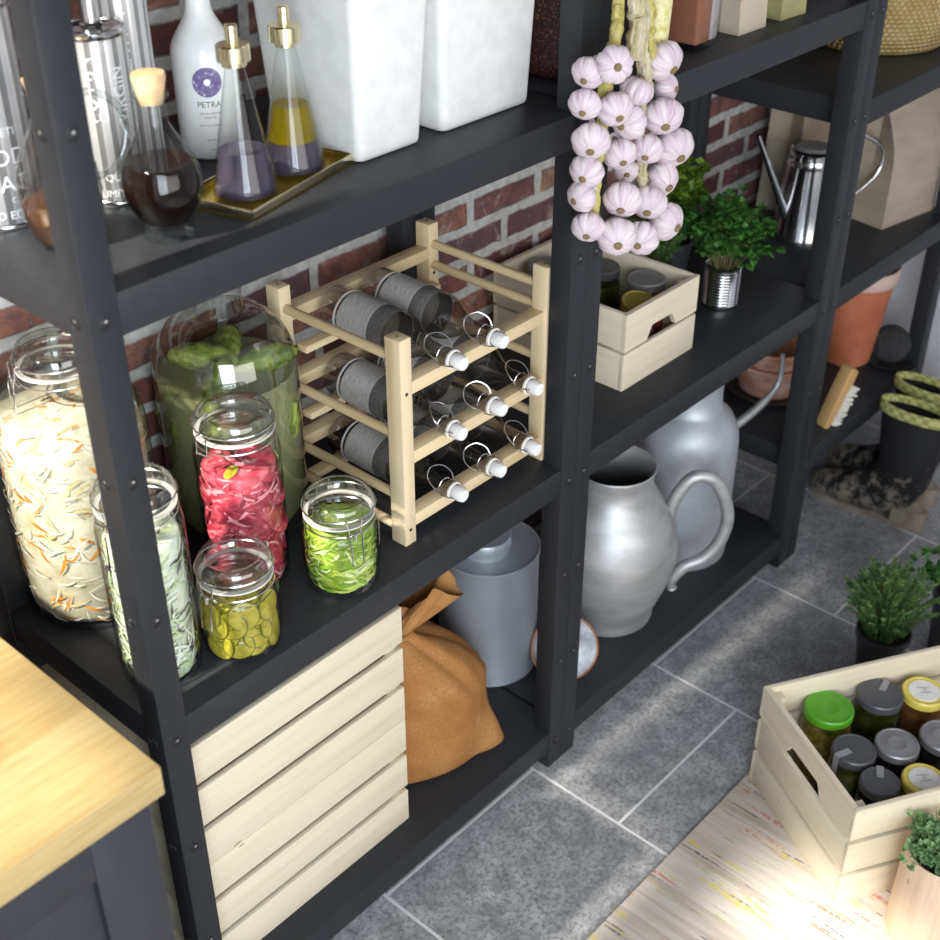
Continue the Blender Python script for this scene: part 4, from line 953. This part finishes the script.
lidjar('tilted jar with a gold lid and dark strap in the shelf crate', 1.190, .150, cz+.012, .037, .110, M['goldlid'], M['jarcontent_black'], g, rot=(.22, -.10, .4), band=M['blacktape'])
lidjar('grey-lidded jar at the back of the shelf crate near the rack', 1.175, .330, cz, .040, .135, M['silver_lid'], M['jarcontent_dark'], g)
lidjar('dark jar in the far corner of the shelf crate under the garlic', 1.262, .270, cz, .038, .120, M['lidpaint'], M['jarcontent_dark'], g)

# ------------------------------------------------------------------ vessels on the bottom shelves
t = thing('zinc_canister', 'blue grey zinc canister with a screw cap behind the burlap sack', 'canister', (.902, .238, ZB))
MB().lathe([(0, .002), (.094, .002), (.099, 0), (.1005, .004), (.099, .008), (.0985, .271), (.1012, .275), (.1015, .279), (.099, .2805), (.096, .2775), (0, .278)], 64).obj('canister_body', M['zincblue'], t)
MB().lathe([(.046, .277), (.046, .288), (.049, .289), (.0505, .292), (.0505, .310), (.048, .314), (0, .315)], 40, 0, Matrix.Translation((-.012, -.002, 0))).obj('screw_cap', M['zincblue'], t)
t = thing('pewter_pitcher', 'big bellied pewter pitcher with a looped handle on the bottom shelf', 'pitcher', (1.183, .148, ZB))
po = [(0, .004), (.088, .004), (.096, 0), (.098, .006), (.096, .014), (.104, .040), (.124, .095), (.136, .145), (.138, .175), (.133, .210), (.118, .252), (.098, .287), (.083, .312), (.077, .330), (.077, .348), (.081, .362), (.082, .366)]
MB().lathe(po+[(.080, .368), (.076, .360), (.073, .345), (.073, .330), (.080, .312), (.095, .287), (.115, .252), (.130, .21), (.135, .17), (.12, .095), (.09, .03), (0, .014)], 72).obj('pitcher_body', M['pewter'], t, sharp=60)
m = MB(); hp = spline([(.118, 0, .240), (.130, 0, .285), (.163, 0, .327), (.208, 0, .312), (.240, 0, .235), (.232, 0, .165), (.200, 0, .120), (.160, 0, .100), (.138, 0, .068), (.139, 0, .046)], 6)
a = -.75; c, s = math.cos(a), math.sin(a); hp = [(p[0]*c, p[0]*s, p[2]) for p in hp]
m.tube(hp, [.0135]*(len(hp)-10)+[.013, .0125, .012, .0115, .011, .0105, .010, .010, .0105, .012], 12); m.obj('looped_handle', M['pewter'], t)
t = thing('milk_churn', 'tall dull steel churn with a sloping shoulder behind the pitcher', 'churn', (1.480, .170, ZB))
MB().lathe([(0, .002), (.104, .002), (.109, 0), (.110, .01), (.110, .285), (.106, .315), (.092, .345), (.074, .362), (.066, .37), (.064, .40), (.066, .455), (.070, .458), (.070, .470), (.060, .475), (0, .478)], 64).obj('churn_body', M['galv'], t, sharp=60)
m = MB(); sp = spline([(.100, -.028, .262), (.129, -.040, .271), (.194, -.060, .302), (.236, -.073, .340), (.242, -.075, .389), (.238, -.073, .42)], 7)
m.tube(sp, [.013-.009*k/len(sp) for k in range(len(sp))], 12); m.obj('curved_spout', M['pewter'], t)
# round dish with copper rim leaning on edge
nrm = Vector((-.56, -.60, .42)).normalized(); r = .067
q = nrm.to_track_quat('Z', 'Y'); up = (Vector((0, 0, 1))-nrm*nrm.z).normalized()
ctr = Vector((.944, .068, ZB))+up*r; ctr.z = ZB+r*up.z+.004*abs(nrm.z)+.001
t = thing('round_dish', 'round grey dish with a copper rim propped behind the middle post', 'dish', ctr, rot=q.to_euler())
MB().lathe([(0, -.004), (r*.9, -.003), (r*.97, .002), (r*.93, .003), (r*.85, 0), (0, -.001)], 48).obj('dish_face', mottled('cloudy_grey_glaze', [(.35, srgb(120, 122, 128)), (.5, srgb(176, 178, 184)), (.65, srgb(214, 216, 220))], 22, rough=.3), t)
MB().tube(circ(r*.985, .002, 48), .0022, 8, True).obj('copper_rim', M['copper'], t)

# burlap sack
SX, SY = .660, .158
t = thing('burlap_sack', 'knotted tan burlap sack slumped against the pine crates', 'sack', (SX, SY, ZB))
m = MB(); seg = 72
prof = [(0, .0), (.085, .0), (.098, .012), (.104, .05), (.105, .10), (.103, .16), (.098, .21), (.085, .25), (.062, .28), (.040, .30), (.026, .318)]
def sack(c):
    a = math.atan2(c.y, c.x); r = c.xy.length; z = c.z
    if r < 1e-6: return c
    f = max(0, z-.15)/.17
    k = 1+.05*math.sin(3*a+.8)*(1-.4*f)+.05*f*math.sin(11*a+2)+.022*f*math.sin(19*a)+.03*math.sin(2*a+z*14)
    # corner ear towards the lower right
    d = math.cos(a+.93); ear = max(0, d)**14*max(0, 1-z/.11)**1.5
    k += .62*ear
    d2 = math.cos(a+2.9); k += .25*max(0, d2)**10*max(0, 1-z/.1)**1.5
    # a diagonal fold running down from the tie to the ear
    k += (.030*math.sin(8*a+1.5+z*5)+.022*math.sin(13*a-z*9))*min(1, z/.06)*(.35+.65*min(1, max(0, z-.05)/.15))
    fo = math.exp(-((a+.55-.9*(z-.1))/.10)**2)*(.3+.7*min(1, z/.1)); k += .09*fo
    x, y = c.x*k*(.93 if c.x > 0 else 1.38), c.y*k*.93
    x += -.095*max(0, (z-.16)/.16)
    return Vector((x, y, z+(.0 if z < .02 else .006*math.sin(5*a))*(z > .03)))
dense = []
for (r0, z0), (r1, z1) in zip(prof, prof[1:]):
    for k in range(4): dense.append((r0+(r1-r0)*k/4, z0+(z1-z0)*k/4))
dense.append(prof[-1])
m.lathe(dense, seg, 0, None, fn=sack); m.obj('sack_body', M['burlap'], t, sharp=80)
m = MB(); n = 60
def frill(q, a):           # opening above the tie, spreading towards the right
    r = .026+.030*q**.8*(1+.35*math.cos(a+.5)); r *= 1+.16*q*math.sin(5*a)+.07*math.sin(11*a)
    return Vector((-.092+r*math.cos(a)*1.05+.055*q, r*math.sin(a)*.8-.012*q, .318+.075*q+.022*q*math.sin(3*a+1)))
rows = [[m.b.verts.new(frill(q/6, 2*PI*k/n)) for k in range(n)] for q in range(7)]
for a, b in zip(rows, rows[1:]):
    for k in range(n): m.b.faces.new((a[k], a[(k+1) % n], b[(k+1) % n], b[k]))
for f in m.b.faces: f.smooth = True
m.obj('sack_neck', M['burlap'], t, sharp=80)
MB().tube([(-.094+.031*math.cos(a), .027*math.sin(a), .318+.002*math.sin(3*a)) for a in [2*PI*k/30 for k in range(30)]], .004, 8, True).obj('tie', M['burlap'], t)

# ------------------------------------------------------------------ right-hand unit
t = thing('straw_basket', 'round woven straw basket on the upper right shelf', 'basket', (2.145, .205, Z3U))
MB().lathe([(0, .004), (.13, .002), (.146, 0), (.158, .010), (.170, .05), (.178, .12), (.182, .22), (.186, .222), (.186, .232), (.180, .234), (.174, .22), (.165, .06), (.14, .014), (0, .012)], 96, sx=1.0, sy=.96).obj('basket_body', M['straw'], t, sharp=70)
t = thing('watering_can', 'shiny tinplate watering can with a thin straight spout', 'watering can', (1.937, .205, ZM))
MB().lathe([(0, .002), (.062, .002), (.067, 0), (.068, .006), (.0665, .010), (.054, .165), (.0545, .170), (.0525, .172), (.048, .196), (.050, .200), (.044, .204), (.040, .190), (.0, .185)], 56).obj('can_body', M['chrome'], t, sharp=50)
MB().lathe([(0, .192), (.040, .192), (.043, .200), (.034, .209), (0, .212)], 32).obj('lid', M['pewter'], t)
sd = Vector((-.94, .34, 0)).normalized(); hd = Vector((math.cos(-.5), math.sin(-.5), 0))
m = MB(); pts = [sd*.050+Vector((0, 0, .045)), sd*.095+Vector((0, 0, .132)), sd*.163+Vector((0, 0, .257))]
m.tube(spline(pts, 6), [.011-.0055*k/12 for k in range(13)], 14); m.obj('spout', M['chrome'], t)
m = MB(); m.tube(spline([hd*.044+Vector((0, 0, .190)), hd*.085+Vector((0, 0, .222)), hd*.13+Vector((0, 0, .214)), hd*.180+Vector((0, 0, .180)), hd*.180+Vector((0, 0, .130)), hd*.135+Vector((0, 0, .088)), hd*.060+Vector((0, 0, .050))], 8), .005, 10); m.obj('handle', M['chrome'], t)
t = paper_bag('paper_bag', 'large brown kraft bag standing on the shelf right of the watering can', 2.085, .082, -.17, .195, .125, .30, M['kraft'], 'fold'); t.location.z = ZM
t = paper_bag('paper_bag', 'brown kraft bag behind the watering can, mostly hidden by it', 2.015, .270, -.05, .22, .105, .30, M['kraft'], 'open'); t.location.z = ZM
# terracotta
t = thing('plant_saucer', 'dark round saucer under the stacked clay pots', 'saucer', (1.925, .222, Z3B))
MB().lathe([(0, 0), (.090, 0), (.116, .014), (.118, .020), (.114, .020), (.090, .006), (0, .005)], 48).obj('saucer_body', plain('brown_black_saucer', srgb(58, 50, 46), .6), t)
def tpot(label, x, y, z, r0, r1, H, mat, rim=None, grp=None, rimh=.03):
    t = thing('terracotta_pot', label, 'pot', (x, y, z), 0, grp)
    rm = r0+(r1-r0)*(H-rimh)/H
    MB().lathe([(0, 0), (r0-.004, 0), (r0, .004), (rm, H-rimh), (rm-.006, H-rimh), (r0-.006, .014), (0, .012)], 48).obj('pot_body', mat, t)
    MB().lathe([(rm-.006, H-rimh), (rm+.004, H-rimh), (rm+.006, H-rimh+.003), (r1+.006, H-.003), (r1+.003, H), (r1-.004, H-.002), (rm-.006, H-rimh)], 48).obj('pot_rim', rim or mat, t, sharp=60); return t
tpot('lower limed terracotta pot standing on the dark saucer', 1.920, .222, Z3B+.0055, .074, .099, .088, M['terra_old'], grp=None)
tpot('upper limed terracotta pot nested in the one on the saucer', 1.920, .222, Z3B+.0380, .070, .101, .100, M['terra_old'])
tpot('plain orange terracotta pot with a pale pink rim band', 2.185, .160, Z3B, .060, .090, .262, M['terracotta'], M['pinkclay'], rimh=.042)
# grey ball of yarn on a dish
t = thing('plant_saucer', 'dark saucer under the charcoal twine ball', 'saucer', (2.235, .068, Z3B)); MB().lathe([(0, 0), (.050, 0), (.060, .010), (.057, .011), (.048, .004), (0, .004)], 40).obj('saucer_body', plain('charcoal_saucer', srgb(46, 46, 48), .6), t)
m = MB(); rd = random.Random(5); t = thing('twine_ball', 'charcoal ball of twine near the far right post', 'twine', (2.235, .068, Z3B+.0045))
bm_ = MB().lathe([(.0455*math.sin(PI*k/20), .046-.045*math.cos(PI*k/20)) for k in range(21)], 36); bm_.obj('ball_core', plain('charcoal_twine', srgb(52, 52, 54), .95), t)
for k in range(26):
    ax = Vector((rd.gauss(0, 1), rd.gauss(0, 1), rd.gauss(0, .4))).normalized(); u = ax.orthogonal().normalized(); v = ax.cross(u); off = rd.uniform(-.4, .4)
    rr = .046*math.sqrt(1-off*off)
    m.tube([Vector((0, 0, .0475))+ax*off*.046+(u*math.cos(q)+v*math.sin(q))*rr for q in [2*PI*j/32 for j in range(32)]], .0013, 5, True)
m.obj('twine_winding', plain('charcoal_strand', srgb(64, 64, 66), .95), t)
# brush
t = thing('scrubbing_brush', 'wooden brush with white bristles standing at the shelf edge', 'brush', (1.845, .036, Z3B), rot=(0, .40, -.35))
m = MB(); m.prism([(-.008, 0), (.008, 0), (.013, .06), (.012, .085), (.016, .12), (.014, .150), (.0, .156), (-.012, .150), (-.012, .11), (-.010, .06)], -.017, .017, 0, Matrix.Rotation(PI/2, 4, 'X')); bmesh.ops.bevel(m.b, geom=m.b.edges[:], offset=.003, segments=2, affect='EDGES', profile=.5)
m.obj('wooden_back', wood('brush_wood', srgb(206, 168, 112), srgb(176, 134, 80), 2), t)
m = MB(); rd = random.Random(3)
for i in range(7):
    for k in range(15):
        x0 = .010; y0 = -.0145+i*.0048; z0 = .014+k*.0068; L = .032+rd.uniform(-.002, .002)
        m.tube([(x0, y0, z0), (x0+L, y0+rd.uniform(-.003, .003), z0+rd.uniform(-.004, .004))], .0034, 5)
m.obj('bristles', plain('white_bristle', srgb(226, 222, 210), .9), t)

# ------------------------------------------------------------------ rubber boots
def boot(label, x, y, rz):
    t = thing('rubber_boot', label, 'boot', (x, y, 0), rz, 'muddy rubber boots on the tiles')
    # toe towards +y; sections: (y centre, z centre, half width, half length(y) , tilt)
    m = MB(); n = 36
    secs = []
    def foot(yc, hw, hh, zc): return [Vector((hw*math.cos(q), yc, zc+hh*math.sin(q))) for q in [2*PI*k/n for k in range(n)]]
    def shaft(z, yc, hw, hl): return [Vector((hw*math.cos(q), yc-hl*math.sin(q)*-1*-1, z)) for q in [2*PI*k/n for k in range(n)]]
    # sweep an elliptical section from the toe back and up the leg
    path = [(.152, .028, .012, .014, 0), (.146, .030, .030, .024, 0), (.125, .033, .043, .031, 0), (.09, .038, .049, .036, .0), (.05, .045, .048, .044, .1), (.01, .056, .045, .056, .35), (-.035, .072, .044, .068, .75), (-.062, .105, .046, .070, 1.2), (-.072, .15, .050, .068, 1.5), (-.072, .20, .052, .072, 1.57), (-.070, .26, .046, .078, 1.57), (-.068, .315, .036, .083, 1.57)]
    rings = []
    for yc, zc, hw, hh, tl in path:
        ring = []
        for k in range(n):
            q = 2*PI*k/n; lx = hw*math.cos(q); lh = hh*math.sin(q)
            p = Vector((lx, yc+math.sin(tl)*lh, zc+math.cos(tl)*lh)); p.z = max(p.z, .004); ring.append(m.b.verts.new(p))
        rings.append(ring)
    for a, b in zip(rings, rings[1:]):
        for k in range(n): m.b.faces.new((a[k], a[(k+1) % n], b[(k+1) % n], b[k]))
    m.b.faces.new(rings[0][::-1])
    for f in m.b.faces: f.smooth = True
    o = m.obj('boot_body', M['boot'], t, sharp=80)
    ssf = o.modifiers.new('s', 'SUBSURF'); ssf.levels = 1; ssf.render_levels = 2
    # heel filler + sole
    sole = []
    for k in range(40):
        q = 2*PI*k/40; yy = math.sin(q); w = .047*(1-.18*math.exp(-((yy*.15-(-.01))/.045)**2))*(1 if yy > 0 else .86)
        sole.append((w*math.copysign(abs(math.cos(q))**.75, math.cos(q)), .004+.152*math.copysign(abs(yy)**.9, yy)))
    m = MB().prism(sole, 0, .016); 
    m.prism([(x_*.97, y_) for x_, y_ in sole if y_ < -.05], 0, .05)
    m.obj('sole', mottled('dried_mud_sole', [(.3, srgb(120, 108, 96)), (.7, srgb(176, 164, 150))], 30, rough=.95, bump=.5), t)
    m = MB(); rr = []
    for dx, dz in ((.0015, .292), (.0030, .293), (.0034, .316), (.0020, .319), (-.003, .318), (-.005, .300)):
        rr.append([m.b.verts.new(((.0365+dx)*math.cos(q), -.068+(.0835+dx)*math.sin(q), dz)) for q in [2*PI*k/48 for k in range(48)]])
    for a, b in zip(rr, rr[1:]):
        for k in range(48): m.b.faces.new((a[k], a[(k+1) % 48], b[(k+1) % 48], b[k]))
    for f in m.b.faces: f.smooth = True
    m.obj('turned_cuff', M['bootlining'], t)
    m = MB()  # black sleeve: darkness inside the shaft put into the colour
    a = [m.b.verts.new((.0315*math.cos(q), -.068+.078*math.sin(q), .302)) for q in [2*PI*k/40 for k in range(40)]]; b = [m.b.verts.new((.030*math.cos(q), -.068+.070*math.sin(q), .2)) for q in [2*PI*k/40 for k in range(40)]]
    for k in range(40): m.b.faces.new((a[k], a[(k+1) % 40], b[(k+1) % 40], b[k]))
    m.b.faces.new(b); m.obj('inside_shade', M['dark'], t); return t
boot('muddy black rubber boot nearer the viewer with a checked lining', 2.026, -.038, .04)
boot('muddy black rubber boot standing behind its pair by the shelf', 2.150, -.012, -.02)
